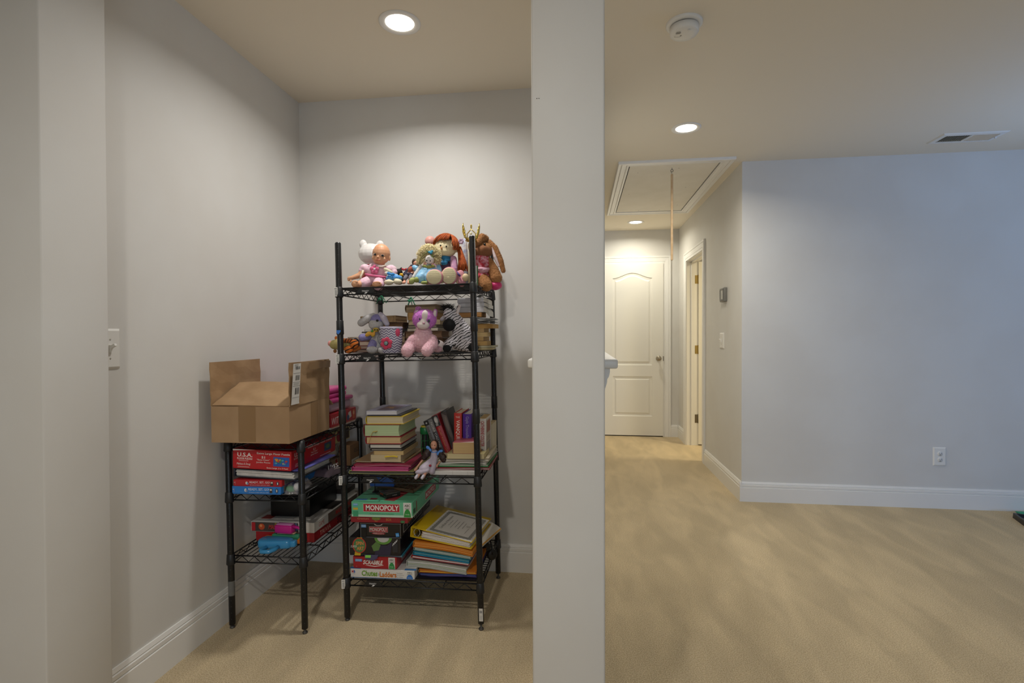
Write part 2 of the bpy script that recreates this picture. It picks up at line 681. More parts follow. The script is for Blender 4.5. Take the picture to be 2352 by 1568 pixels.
Lr = area('bedroom_lamp', (2.2, 5.0, 2.38), (0, 0, -1), .3, .3, 26, (1.0, .86, .56), 170)

# ---- attic hatch with pull rod
HX0, HX1, HY0, HY1 = .362, 1.004, 3.872, 5.318
hatch = thing('attic_hatch', 'white attic hatch with moulded frame in hall ceiling', 'hatch', ((HX0 + HX1) / 2, (HY0 + HY1) / 2, H))
hx, hy = (HX1 - HX0) / 2, (HY1 - HY0) / 2
HC = [(0, 0), (0, .012), (.014, .013), (.018, .008), (.022, .013), (.052, .016), (.056, .010), (.060, .018), (.078, .020), (.082, .016), (.082, 0)]
obj('hatch_frame', ring_profile(MB(), (0, 0, 0), (-1, 0, 0), (0, 1, 0), -hx, hx, -hy, hy, HC, True), TRIM, hatch)
hp = MB().box(-hx + .008, hx - .008, -hy + .008, hy - .008, -.008, -.001)
obj('hatch_panel', hp, M('hatch_board', 'e8e3d8', .6, c2='e4dfd3', ns=6), hatch)
obj('hatch_gap', MB().box(-hx, hx, -hy, hy, -.001, -.0005), GAP, hatch)
nl = MB()
for x, y in ((-.24, -.55), (-.25, .05), (.2, -.1), (.05, -.62), (.1, .66), (-.1, .67), (.24, .5)):
    nl.lathe([(.004, -.0085), (.004, -.0078)], 8, T=Matrix.Translation((x, y, 0)))
obj('nail_head', nl, C('8f8878'), hatch, kind='stuff')
rod = thing('pull_rod', 'slim pale wooden pull rod hanging from the attic hatch', 'rod', (.680, 3.96, H - .008))
rod_z0 = -.045
ey = MB().tube([(0, 0, 0), (0, 0, -.012)], .002, 6).tube([(.009 * math.sin(2 * PI * i / 14), 0, -.021 + .009 * math.cos(2 * PI * i / 14)) for i in range(14)], .0022, 6, closed=True)
obj('screw_eye', ey, C('6f6a60'), rod)
obj('hook', MB().tube([(0, 0, -.046), (0, 0, -.040), (-.005, 0, -.036), (-.005, 0, -.030), (0, 0, -.027), (.004, 0, -.031)], .0017, 6), C('6f6a60'), rod)
obj('wood_shaft', MB().lathe([(.0065, -.68), (.0085, -.676), (.0085, -.05), (.0065, -.046)], 8, sm=False), M('pale_oak', 'cdb08a', .5, c2='c4a47c', ns=30), rod)


# ---- recessed lights
def can_light(label, x, y, watts, col, spread, r=.082):
    t = thing('recessed_light', label, 'ceiling light', (x, y, H), group=None)
    obj('trim_ring', MB().lathe([(r, 0), (r, -.003), (r - .006, -.006), (r - .022, -.004), (r - .026, -.0015)], 40, caps=False), TRIM, t)
    obj('lens', MB().lathe([(r - .026, -.0018), (r - .036, -.0035), (0, -.004)], 40, caps=False), M('lamp_lens', 'fff6e8', .5, emit=9), t)
    L = area('lamp', (x, y, H - .012), (0, 0, -1), 2 * (r - .03), 0, watts, col, spread, 'DISK')
    L.parent = t
    L.location = (0, 0, -.012)
    return t


can_light('round recessed ceiling light above the wire shelves', -.704, 1.994, 9, (1.0, .975, .935), 155)
can_light('round recessed ceiling light before the attic hatch', .637, 3.232, 14, (1.0, .95, .84), 156, .086)
can_light('small round recessed light beyond the attic hatch', .616, 5.838, 8.6, (1.0, .95, .80), 160, .09)

# ---- smoke detector
sd = thing('smoke_detector', 'round white smoke detector on the room ceiling', 'smoke detector', (.416, 2.150, H))
obj('mounting_plate', MB().lathe([(.070, 0), (.070, -.008), (.066, -.011), (.055, -.012)], 40), PLASTIC, sd)
obj('housing', MB().lathe([(.050, -.012), (.050, -.0165), (.056, -.0165), (.056, -.036), (.052, -.043), (.030, -.046), (0, -.047)], 40, caps=False), PLASTIC, sd)
obj('shadow_gap', MB().lathe([(.0505, -.0118), (.0505, -.0168)], 40, caps=False), GAP, sd)
pv = Print((0, 0, -.0466), (1, 0, 0), (0, -1, 0))
for k in range(4):
    pv.rect(-.026, .012 + k * .0045, .022 - abs(k - 1.5) * .004, .0017, '55524c')
pv.rect(-.025, -.010, .020, .0012, '77736b').rect(-.035, -.006, .0012, .008, '77736b').rect(-.015, -.006, .0012, .008, '77736b').disc(-.013, -.001, .003, .003, '8a867d')
pv.build(sd, 'sound_slots')
obj('test_button', MB().lathe([(.006, -.0475), (.004, -.049), (0, -.049)], 12, T=Matrix.Translation((.012, -.034, 0)), caps=False), PLASTIC, sd)

# ---- ceiling register
vt = thing('ceiling_vent', 'white louvred air vent in the ceiling near right wall', 'vent', (2.425, 3.622, H))
obj('vent_frame', ring_profile(MB(), (0, 0, 0), (-1, 0, 0), (0, 1, 0), -.152, .152, -.052, .052, [(0, 0), (0, .007), (.006, .008), (.026, .006), (.033, .001), (.033, 0)], True), PLASTIC, vt)
obj('duct_opening', MB().box(-.152, .152, -.052, .052, -.0012, -.0006), C('262523'), vt)
for i in range(11):
    for sgn, x0 in ((-1, -.146), (1, .006)):
        x = x0 + .0135 * i
        a = .62 * sgn
        T_ = Matrix.Translation((x, 0, -.005)) @ Matrix.Rotation(a, 4, 'Y')
        obj('louvre', MB().box(-.0055, .0055, -.051, .051, -.0006, .0006, T=T_), PLASTIC, vt)
obj('centre_bar', MB().box(-.004, .004, -.052, .052, -.008, -.002), PLASTIC, vt)
obj('damper_lever', MB().box(.156, .166, -.003, .003, -.016, -.006), PLASTIC, vt)


# ---- plates on the walls
def plate(name, label, cat, loc, rz, w, h):
    t = thing(name, label, cat, loc, rz)
    m = MB()
    m.add([(-w / 2, 0, -h / 2), (w / 2, 0, -h / 2), (w / 2, 0, h / 2), (-w / 2, 0, h / 2), (-w / 2 + .007, -.007, -h / 2 + .007), (w / 2 - .007, -.007, -h / 2 + .007), (w / 2 - .007, -.007, h / 2 - .007), (-w / 2 + .007, -.007, h / 2 - .007)],
          [(4, 5, 6, 7), (0, 1, 5, 4), (1, 2, 6, 5), (2, 3, 7, 6), (3, 0, 4, 7)])
    obj('cover_plate', m, PLASTIC, t)
    return t


def toggle(t, x=0):
    obj('toggle', MB().box(x - .0045, x + .0045, -.006, .006, -.012, .012, T=Matrix.Translation((0, -.008, 0))).box(x - .004, x + .004, -.020, 0, -.004, .004, T=Matrix.Translation((0, -.008, .004)) @ Matrix.Rotation(-.5, 4, 'X')), PLASTIC, t)
    for z in (-.03, .03):
        obj('screw', MB().lathe([(.0035, 0), (.0025, .0012), (0, .0014)], 10, T=Matrix.Translation((x, -.007, z)) @ Matrix.Rotation(PI / 2, 4, 'X'), caps=False), C('b8b4aa'), t)


ls = plate('light_switch', 'white toggle switch plate on the left alcove wall', 'light switch', (XL, 1.462, 1.161), PI / 2, .080, .128)
toggle(ls, 0)
rs = plate('light_switch', 'white switch plate below the thermostat', 'light switch', (XR, 4.425, 1.152), -PI / 2, .118, .128)
toggle(rs, 0)
ou = plate('wall_outlet', 'white duplex power outlet on the right wall above baseboard', 'outlet', (2.460, YR, .357), 0, .082, .128)
for z in (.021, -.021):
    obj('receptacle', MB().lathe([(.0165, 0), (.0165, .0015), (0, .0015)], 20, T=Matrix.Translation((0, -.007, z)) @ Matrix.Rotation(PI / 2, 4, 'X')), PLASTIC, ou)
    pr_ = Print((0, -.0087, z), (1, 0, 0), (0, 0, 1))
    pr_.rect(-.006, .003, .0025, .008, '3b3936').rect(.006, .003, .0025, .0065, '3b3936').disc(0, -.008, .003, .003, '2b2926')
    pr_.build(ou, 'slots')
th = thing('thermostat', 'small grey box thermostat on the hall wall', 'thermostat', (XR, 4.345, 1.520), -PI / 2)
TG = M('grey_plastic', '77756f', .4)
obj('case', MB().rbox(-.062, .062, -.026, 0, -.056, .056, .004, 2), TG, th)
obj('bezel', ring_profile(MB(), (0, -.026, 0), (1, 0, 0), (0, 0, 1), -.040, .040, -.036, .036, [(0, .001), (0, .004), (.010, .004), (.013, 0)], True), M('dark_grey_plastic', '5d5c58', .4), th)
obj('display', MB().box(-.040, .040, -.0275, -.026, -.036, .036), M('display_grey', '8d8c86', .25), th)

# ---- things at the right edge of the picture
ga = thing('green_ruler', 'flat green plastic strip lying on carpet by right wall', 'ruler', (3.07, 3.84, 0), .04)
obj('strip', MB().rbox(-.17, .17, -.035, .035, .004, .012, .002, 1), M('green_plastic', '1d9a74', .4), ga)
obj('underside', MB().box(-.165, .165, -.03, .03, 0, .004), C('6f9d8f'), ga)
bt = thing('black_tray', 'black edged tray lying on carpet at right edge', 'tray', (2.932, 3.606, 0), -.33)
obj('tray_floor', MB().box(-.16, .16, -.10, .10, .004, .010), M('tray_brown', '5a4a3c', .6), bt)
obj('rim', ring_profile(MB(), (0, 0, 0), (1, 0, 0), (0, 1, 0), -.16, .16, -.10, .10, [(-.004, 0), (-.004, .032), (.008, .032), (.010, 0)], True), M('black_plastic', '141414', .35), bt)
# ================================================================= WIRE SHELVES
STEEL = M('black_steel', '17181a', .32, .25, spec=.6)
SLEEVE = M('black_sleeve', '1d1e20', .45)
TALL = dict(o=V((-.973, 2.068, 0)), tilt=.020, w=.574, d=.452, lev=(1.402, 1.122, .613, .178), h=1.592)
SMALL = dict(o=V((-1.419, 1.955, 0)), tilt=.016, w=.318, d=.560, lev=(.768, .558, .302), h=.772)


def shelf_point(S, lev, x, dz=0):
    """height of a shelf's top at room x"""
    return S['lev'][lev] + (x - S['o'].x) * S['tilt'] + dz


def wire_unit(name, label, S, wires_along_x, badge):
    t = thing(name, label, 'shelving unit', S['o'], (0, -S['tilt'], 0))
    w, d, h = S['w'], S['d'], S['h']
    R = .0127
    for ix, x in enumerate((0, w)):
        for y in (0, d):
            lift = x * S['tilt']                       # the unit leans: right-hand feet are screwed further out
            prof = [(R - .001, .014), (R, .016), (R, h - .004), (R - .003, h)]
            p = obj('post', MB().lathe(prof, 16, T=Matrix.Translation((x, y, 0)), sm=True), STEEL, t)
            nm, z = MB(), .04
            while z < h - .02:
                for a in (-1.15, -2.2):
                    c_ = V((x + (R + .0001) * math.cos(a), y + (R + .0001) * math.sin(a), z))
                    sd = V((-math.sin(a), math.cos(a), 0)) * .0011
                    nm.add([c_ - sd, c_ + sd, c_ + sd + V((0, 0, .0011)), c_ - sd + V((0, 0, .0011))], [(0, 1, 2, 3)])
                z += .0254
            obj('height_mark', nm, C('6f7072'), p, kind='stuff')
            f = MB().lathe([(.0095, -.001 - lift), (.011, .003 - lift), (.009, .007 - lift), (.004, .008 - lift), (.004, .016)], 14, T=Matrix.Translation((x, y, 0)))
            obj('levelling_foot', f, M('foot_grey', '55534f', .4, .4), p)
            if name == 'tall_wire_shelf':
                for zc in (.86, 1.235) if y == 0 else (.86,):
                    obj('post_joint', MB().lathe([(.0130, zc - .03), (.0152, zc - .028), (.0146, zc + .028), (.0130, zc + .03)], 16, T=Matrix.Translation((x, y, 0)), caps=False), SLEEVE, p)
    for li, z in enumerate(S['lev']):
        m = MB()
        zt, zb = z - .003, z - .030
        a0, a1, b0, b1 = .012, w - .012, .012, d - .012
        for zz in (zt, zb):
            m.tube([(a0, 0, zz), (a1, 0, zz)], .003, 8).tube([(a0, d, zz), (a1, d, zz)], .003, 8)
            m.tube([(0, b0, zz), (0, b1, zz)], .003, 8).tube([(w, b0, zz), (w, b1, zz)], .003, 8)
        sh = obj('wire_shelf', m, STEEL, t)
        zg = MB()

        def zig(p, q):
            p, q = V(p), V(q)
            L = (q - p).length
            n = max(4, round(L / .034))
            n += n % 2
            pts = [p.lerp(q, .04 + .92 * i / n) + V((0, 0, zt - .002 if i % 2 else zb + .002)) for i in range(n + 1)]
            zg.tube(pts, .0019, 6)
        zig((a0, 0, 0), (a1, 0, 0)); zig((a0, d, 0), (a1, d, 0)); zig((0, b0, 0), (0, b1, 0)); zig((w, b0, 0), (w, b1, 0))
        obj('zigzag_truss', zg, STEEL, sh)
        g = MB()
        if wires_along_x:
            n = round(d / .0225)
            for i in range(1, n):
                g.tube([(.002, d * i / n, zt), (w - .002, d * i / n, zt)], .0017, 6)
            for f in (.27, .73):
                g.tube([(w * f, .003, zb + .012), (w * f, d - .003, zb + .012)], .0028, 6)
                zig((w * f, .01, 0), (w * f, d - .01, 0))
        else:
            n = round(w / .0225)
            for i in range(1, n):
                g.tube([(w * i / n, .002, zt), (w * i / n, d - .002, zt)], .0017, 6)
            for f in (.25, .5, .75):
                g.tube([(.003, d * f, zt - .005), (w - .003, d * f, zt - .005)], .0028, 6)
        obj('wire_grid', g, STEEL, sh)
        for x in (0, w):
            for y in (0, d):
                top = .008 if (name == 'small_wire_shelf' and li == 0) else .003
                pr = [(.0132, z + top), (.0152, z + top - .002), (.0175, z - .036), (.0160, z - .040), (.0135, z - .041)]
                if top == .008:
                    pr = [(0, z + .010), (.010, z + .010), (.0148, z + .006)] + pr[1:]
                obj('corner_sleeve', MB().lathe(pr, 18, T=Matrix.Translation((x, y, 0)), caps=False), SLEEVE, sh)
        if badge:
            bx = .118
            obj('badge', MB().prism([(-.046, -.029), (.046, -.029), (.024, -.004), (-.024, -.004)], .002, (bx, -.0035, z), (1, 0, 0), (0, 0, 1)).box(bx - .046, bx + .046, -.0055, -.0035, z - .031, z - .027), SLEEVE, sh)
            pb = Print((bx, -.0056, z - .0185), (1, 0, 0), (0, 0, 1))
            pb.text('TRINITY', 0, .001, .032, .006, 'e8e8e8', shear=.25).poly([(-.004, -.004), (.010, -.003), (.004, -.009), (-.006, -.011), (.001, -.006)], 'e8e8e8')
            pb.build(sh, 'badge_print')
            pt = Print((-.006, -.0182, z - .018), (1, .25, 0), (0, 0, 1))
            pt.rect(0, 0, .015, .038, 'e4e2dc').bars(.001, -.004, .009, .024, 8, '3a3a3a').rect(0, .013, .010, .003, '777777')
            pt.build(sh, 'barcode_tag')
    return t


tall = wire_unit('tall_wire_shelf', 'tall black four-tier wire shelving unit holding toys and books', TALL, True, True)
small = wire_unit('small_wire_shelf', 'low black three-tier wire shelving unit in the corner', SMALL, False, False)
# paper and tape stuck on the posts
pt = Print((TALL['w'], -.0131, .055), (1, 0, 0), (0, 0, 1))
pt.rect(.003, 0, .016, .052, 'dddbd6').rect(.003, .012, .011, .010, '9a9a9a').lines(.003, -.012, .011, .018, 4, 'a5a5a5')
pt.build(tall, 'paper_tag')
pt = Print((0, -.0135, 1.236), (1, 0, 0), (0, 0, 1))
pt.face((.0, -.0150, 1.216), (1, 0, 0), (0, 0, 1)).poly([(-.009, .008), (.010, .008), (.008, 0), (-.001, -.010), (-.008, -.004)], '3f7fd6')
pt.build(tall, 'blue_sticker')
obj('tape', MB().tube([(0, 0, .135), (0, 0, .195)], .0131, 14, caps=False), M('clear_tape', 'c8c8c4', .15, alpha=.25), small)
# ================================================================= THINGS ON THE LOW SHELF
def px(Y, x=800, y=800):
    return (at(x, y, Y) - at(x, y + 1, Y)).z


def span(l, r, Y, py=800):
    a, b = at(l, py, Y).x, at(r, py, Y).x
    return (a + b) / 2, b - a


def game_box(name, label, cat, loc, rot, w, d, h, lid, tray='e9e6de', tf=.12, group=None, gloss=.35):
    """lidded cardboard box: base centre at loc, front face at local -y"""
    t = thing(name, label, cat, loc, rot, group)
    lm, tm = C(lid, gloss), C(tray, .5)
    obj('lid', MB().rbox(-w / 2, w / 2, -d / 2, d / 2, h * tf, h, .0012, 1, sm=False), lm, t)
    obj('tray', MB().box(-w / 2 + .002, w / 2 - .002, -d / 2 + .002, d / 2 - .002, 0, h * tf), tm, t)
    return t, fr(w, d, h)


def P(t, frames, which='front'):
    return Print(*frames[which])


TS, TT = SMALL['tilt'], TALL['tilt']
CARD = M('cardboard', 'b0906c', .75, c2='a58562', ns=8, bump=.1, bs=90)
CARDE = M('cardboard_inside', 'aa8b67', .8, c2='9c7d5a', ns=10)
TAPE = M('packing_tape', '94744f', .25)

# ---- big cardboard box, flaps open
bx0, bw = -1.2685, .327
bz = .7845
bxd, bh, ft = .32, .142, .0025
bt_ = thing('cardboard_box', 'open brown cardboard shipping box on top of the low wire shelf', 'box', (bx0, 1.86 + bxd / 2, bz), (0, -.006, 0))
m = MB()
hw, hd = bw / 2, bxd / 2
m.box(-hw, hw, -hd, hd, 0, .004)
m.box(-hw, hw, -hd, -hd + .004, .004, bh).box(-hw, hw, hd - .004, hd, .004, bh).box(-hw, -hw + .004, -hd + .004, hd - .004, .004, bh).box(hw - .004, hw, -hd + .004, hd - .004, .004, bh)
obj('body', m, CARD, bt_)


def flap(name, hinge_a, hinge_b, out, length, skew=0, parent=bt_):
    a, b, o_ = V(hinge_a), V(hinge_b), V(out).normalized() * length
    ax_ = (b - a).normalized()
    c, d_ = b + o_ - ax_ * skew, a + o_ + ax_ * skew
    n = (b - a).cross(o_).normalized() * .0018
    N = 6
    vs, fs = [], []
    for s_ in (-1, 1):
        for i in range(N + 1):
            for j in range(N + 1):
                p = a.lerp(b, i / N).lerp(d_.lerp(c, i / N), j / N) + n * s_ + V((0, 0, 0))
                p += n * (2.0 * math.sin(PI * i / N) * (j / N) ** 2) + n * (.8 * math.sin(j * 2.1 + i))
                vs.append(p)
    k = (N + 1) ** 2
    for i in range(N):
        for j in range(N):
            q = [i * (N + 1) + j, (i + 1) * (N + 1) + j, (i + 1) * (N + 1) + j + 1, i * (N + 1) + j + 1]
            fs.append(q)
            fs.append([v + k for v in q][::-1])
    ring = [i * (N + 1) for i in range(N + 1)] + [N * (N + 1) + j for j in range(1, N + 1)] + [i * (N + 1) + N for i in range(N - 1, -1, -1)] + [j for j in range(N - 1, 0, -1)]
    for i in range(len(ring)):
        u_, v_ = ring[i], ring[(i + 1) % len(ring)]
        fs.append((u_, v_, v_ + k, u_ + k))
    return obj(name, MB().add(vs, fs), CARDE, parent)


flap('flap', (-hw, -hd, bh), (-hw, hd, bh), (-.02, 0, 1), .172)
flR = flap('flap', (hw, -hd, bh), (hw, hd, bh), (.012, 0, 1), .170)
flap('flap', (-hw + .004, -hd + .001, bh + .003), (hw - .004, -hd + .001, bh + .003), (0, 1, .50), .170, .012)
flap('flap', (-hw + .004, hd - .001, bh), (hw - .004, hd - .001, bh), (0, .75, -.6), .06, .0)
tp = Print((-.012, -hd - .0002, bh / 2), (1, 0, 0), (0, 0, 1))
tp.rect(0, .002, .072, bh * .97, TAPE)
tp.face((hw + .0002, .02, bh / 2), (0, 1, 0), (0, 0, 1)).rect(.01, 0, .06, bh, TAPE)
tp.build(bt_, 'packing_tape')
tp = Print((hw + .012 * .5 + .006, -hd + .036, bh + .088), (0, 1, 0), (.07, 0, 1))
tp.rect(-.004, 0, .055, .155, 'e2dfd8')
tp.rect(-.004, -.079, .058, .006, 'e2dfd8')
for v_, h_ in ((.060, .012), (.022, .02), (-.030, .026)):
    tp.bars(.004, v_, .030, h_, 12, '3a3835')
for v_ in (.040, .005, -.010, -.055):
    tp.rect(-.004, v_, .050, .0012, '55524e')
tp.lines(-.010, .066, .028, .020, 5, '77736d').lines(-.006, -.002, .04, .008, 3, '8a867f')
tp.build(bt_, 'shipping_label')
tp = Print((hw + .012 * .9 + .0045, .075, bh + .15), (0, 1, 0), (.07, 0, 1))
tp.rect(-.02, 0, .18, .030, TAPE)
tp.build(bt_, 'tape_strip')

# ---- behind the box: red game box, clear box with pink lid, pink case
zt = lambda x: shelf_point(SMALL, 0, x) + .001
xr = at(818, 980, 2.49).x
t, F = game_box('game_box', 'red party game box under the pink lidded container', 'game box', (xr - .125, 2.355, zt(xr - .125)), (0, -TS, 0), .25, .27, .068, 'b3202c')
pr_ = P(t, F, 'right')
pr_.text('WITS', -.080, .0, .085, .032, 'efe7e2', shear=.15).rect(.065, .006, .030, .030, 'd9d2c8', .25).disc(.045, -.006, .014, .014, '4a5a78').rect(.108, .004, .024, .045, 'd06a4a').disc(.108, .010, .010, .010, 'e8b08a')
pr_.rect(0, -.028, .25, .003, 'd8733f').build(t)
z1 = zt(xr) + .069
cb = thing('storage_container', 'translucent plastic container with a pink lid behind cardboard box', 'container', (xr - .122, 2.365, z1), (0, -TS, 0))
FROST = M('frosted_pink_plastic', 'd0b0c2', .35, alpha=.8)
m = MB().rbox(-.107, .107, -.115, .105, 0, .044, .014, 4)
obj('tub', m, FROST, cb)
PINK = M('pink_plastic', 'c93f88', .3)
obj('lid', MB().rbox(-.116, .116, -.125, .112, .042, .062, .009, 3), PINK, cb)
pc = thing('pink_case', 'bright pink plastic pencil case stacked on the pink lid', 'case', (xr - .140, 2.36, z1 + .0625), (0, -TS, 0))
obj('bottom_shell', MB().rbox(-.108, .108, -.110, .095, 0, .022, .009, 3), PINK, pc)
obj('lid', MB().rbox(-.111, .111, -.113, .098, .0222, .048, .012, 4), M('pink_plastic_b', 'd2468f', .28), pc)

# ---- middle tier, front stack
LV1 = lambda x: shelf_point(SMALL, 1, x) + .0005


def puzzle_print(t, F, w, h):
    p = P(t, F)
    p.text('U.S.A.', -.29 * w, .23 * h, .26 * w, .22 * h, 'f2ece6', bold=.02).text('FLOOR PUZZLE', -.29 * w, .03 * h, .26 * w, .10 * h, 'f2ece6', bold=.02)
    p.text('Melissa & Doug', -.31 * w, -.26 * h, .24 * w, .14 * h, 'f2ece6', shear=.3).lines(-.31 * w, -.08 * h, .22 * w, .07 * h, 2, 'e9b9b4').lines(-.31 * w, -.40 * h, .25 * w, .08 * h, 2, 'e9b9b4')
    p.text('Extra Large Floor Puzzle', .20 * w, .33 * h, .56 * w, .13 * h, 'f2ece6', bold=.01).text('51', .03 * w, .14 * h, .06 * w, .12 * h, 'f2ece6', bold=.02)
    p.text('"Easy-Clean"', .03 * w, -.0 * h, .22 * w, .10 * h, 'f2ece6').text('Jumbo Pieces', .03 * w, -.13 * h, .24 * w, .10 * h, 'f2ece6')
    p.face(*F['front'])
    p.rect(.335 * w, -.05 * h, .27 * w, .48 * h, '2f62b5')
    for _ in range(16):
        p.disc(.335 * w + random.uniform(-.09, .09) * w, -.05 * h + random.uniform(-.13, .13) * h, .024 * w, .05 * h, random.choice(['3d8f4a', 'd9b13c', 'c8503c', '7a4f9a', '57a9b8', 'e08a3c']), 7)
    p.face(*F['front'])
    p.text('Extra Large, 2 x 3 Feet!', .27 * w, -.40 * h, .36 * w, .09 * h, 'f2ece6', bold=.01)
    p.poly([(-.5 * w, .5 * h), (-.5 * w, .42 * h), (-.25 * w, .47 * h), (-.1 * w, .5 * h)], 'f2ece6')
    f = F['right']
    D_ = .38
    p.face(*f)
    p.text('U.S.A.', -.36 * D_, .24 * h, .15 * D_, .22 * h, 'f2ece6', bold=.02).text('FLOOR PUZZLE', -.36 * D_, .05 * h, .17 * D_, .09 * h, 'f2ece6').text('Extra Large Floor Puzzle', .12 * D_, .34 * h, .56 * D_, .13 * h, 'f2ece6', bold=.01)
    p.text('51', -.02 * D_, .14 * h, .05 * D_, .12 * h, 'f2ece6').text('"Easy-Clean"', -.02 * D_, .0, .15 * D_, .1 * h, 'f2ece6').text('Jumbo Pieces', -.02 * D_, -.13 * h, .16 * D_, .1 * h, 'f2ece6')
    p.rect(.30 * D_, -.02 * h, .17 * D_, .46 * h, '39506e').disc(.30 * D_, -.02 * h, .05 * D_, .13 * h, '5f7a52').lines(.24 * D_, -.4 * h, .3 * D_, .06 * h, 1, 'f2ece6').lines(-.36 * D_, -.3 * h, .16 * D_, .2 * h, 3, 'e9b9b4')
    p.build(t, kind='stuff')


def ready_box(label, l, r, z, h, col, txt2, Y=1.938):
    c, w = span(l, r, Y, 1110)
    t, F = game_box('activity_box', label, 'game box', (c, Y + .14, z), (0, -TS, 0), w, .28, h, col, col)
    p = P(t, F)
    p.text('READY, SET, GO!', .05 * w, .12 * h, .42 * w, .34 * h, 'eef0f4').text(txt2, .05 * w, -.28 * h, .40 * w, .16 * h, 'd8dde8')
    p.disc(-.22 * w, .02 * h, .025 * w, .22 * h, 'e8e4dc').disc(-.20 * w, -.05 * h, .02 * w, .2 * h, '8a93b5').rect(.30 * w, .0, .055 * w, .6 * h, '3d3a3c').rect(.30 * w, .12 * h, .04 * w, .2 * h, 'e6ddcf').disc(.42 * w, 0, .028 * w, .3 * h, '2c3550').disc(.42 * w, 0, .012 * w, .2 * h, 'd9d9d9').rect(-.47 * w, .1 * h, .03 * w, .05 * h, 'd8dde8').rect(-.455 * w, 0, .004 * w, .5 * h, 'd8a0a0')
    p.face(*F['right']).rect(-.09, 0, .06, h * .8, '8e8a88').bars(-.09, 0, .05, h * .6, 12, '4a4644')
    p.build(t)
    return c


s1 = px(1.97)
zz = LV1(at(590, 1110, 1.97).x)
h = 18 * s1
ready_box('blue activity kit box at the very bottom of middle tier', 533, 645, zz, h, '2f7fd0', '12 books to share with your child')
zz += h
h2 = 15.5 * s1
ready_box('red activity kit box lying on the blue one', 536, 647, zz, h2, 'b8242c', '8 books to share with your child')
zz += h2 + .001
nc, nw = span(535, 680, 1.94, 1085)
nb = thing('ring_binder', 'dark ring binder full of white pages under the red puzzle box', 'binder', (nc, 1.948 + .145, zz + .003), (0, .02, -.03))
DKCOV = M('dark_binder_cover', '2c2f3a', .35)
obj('cover', MB().box(-nw / 2, nw / 2, -.145, .145, 0, .003).box(-nw / 2, nw / 2, -.145, .145, .030, .033).rbox(-nw / 2 - .003, -nw / 2 + .003, -.145, .145, 0, .033, .002, 1), DKCOV, nb)
m = MB()
for k in range(6):
    j = random.uniform(-.004, .004)
    m.box(-nw / 2 + .008, nw / 2 - .012 + j, -.141 + j, .14, .0035 + k * .0043, .0033 + k * .0043 + .0041)
obj('page_block', m, M('white_paper', 'dfdcd6', .8, c2='d2cfc9', ns=60), nb)
obj('blue_folder', MB().box(-nw / 2 + .1, nw / 2 + .012, -.13, .155, .0335, .0365), C('6a6fc4'), nb)
zz += .0415
uc, uw = span(534, 668, 1.938, 1055)
ph = 45 * s1
t, F = game_box('puzzle_box', 'red floor puzzle box with a map, topmost on middle tier', 'puzzle box', (uc, 1.938 + .19, zz), (0, .024, 0), uw, .38, ph, 'bf1f26', 'bf1f26', .04)
puzzle_print(t, F, uw, ph)

# ---- middle tier, right and rear
def crumple(mb, w, d, h, n=14, seed=1, top=None):
    """soft lumpy bag shape"""
    rnd = random.Random(seed)
    ph_ = [rnd.uniform(0, 6.28) for _ in range(6)]
    vs, fs = [], []
    for s_ in (1, 0):
        for i in range(n + 1):
            for j in range(n + 1):
                u, v = i / n * 2 - 1, j / n * 2 - 1
                e = max(0, (1 - abs(u) ** 3) * (1 - abs(v) ** 3))
                z = h * (e ** .5) * (.75 + .12 * math.sin(5 * u + ph_[0]) * math.cos(6 * v + ph_[1]) + .10 * math.sin(11 * u + 7 * v + ph_[2]) + .06 * math.sin(17 * v - 9 * u + ph_[3]))
                x, y = u * w / 2 * (1 + .05 * math.sin(4 * v + ph_[4])), v * d / 2 * (1 + .06 * math.sin(5 * u + ph_[5]))
                vs.append((x, y, max(z, .0008) if s_ else 0))
    k = (n + 1) ** 2
    for i in range(n):
        for j in range(n):
            q = [i * (n + 1) + j, (i + 1) * (n + 1) + j, (i + 1) * (n + 1) + j + 1, i * (n + 1) + j + 1]
            fs += [q, [a + k for a in q][::-1]]
    return mb.add(vs, fs, 0, True)


bgx = at(680, 1126, 2.0).x
bag = thing('plastic_bag', 'clear plastic bag of coloured pieces beside the blue kit box', 'bag', (bgx, 2.02, LV1(bgx)), (0, -TS, .1))
CLEAR = M('clear_bag', 'd7d4d8', .12, alpha=.30, spec=.8)
obj('film', crumple(MB(), .060, .15, .052, seed=4), CLEAR, bag)
for c_, pos, r_ in (('2c9a55', (-.012, -.045, .014), (.02, .016, .012)), ('2f5fc0', (.004, -.02, .018), (.02, .02, .014)), ('8f4aa5', (-.01, .01, .014), (.02, .02, .012)), ('d8d4d6', (.016, -.045, .024), (.016, .02, .018))):
    obj('coloured_piece', MB().ell(pos, r_, (.4, .3, .2), 8, 6), C(c_), bag)
bgx = at(735, 1105, 2.16).x
bag = thing('shopping_bag', 'grey plastic bag with white logo lying right of the clear bag', 'bag', (bgx - .028, 2.255, LV1(bgx)), (0, -TS, -.12))
obj('film', crumple(MB(), .12, .11, .055, seed=9), M('grey_bag', '6f6068', .3), bag)
pr_ = Print((.044, -.0, .034), (.25, 1, 0), (-.6, 0, .8))
pr_.text('JMS', 0, 0, .08, .026, 'e6e2e0', shear=.4).rect(.035, -.012, .07, .002, 'd8c9b8')
pr_.build(bag)
cx_, cw_ = at(760, 1075, 2.38).x, .15
cbx = thing('carton', 'flat tan carton with a red stripe behind plastic bags', 'box', (cx_ - .045, 2.41, LV1(cx_)), (0, -TS, 0))
obj('carton_body', MB().rbox(-.075, .075, -.08, .09, 0, .040, .002, 1, sm=False), M('kraft', 'a08c74', .7), cbx)
pr_ = Print((.0755, 0, .020), (0, 1, 0), (0, 0, 1))
pr_.rect(-.03, 0, .018, .040, '8f2420', .35)
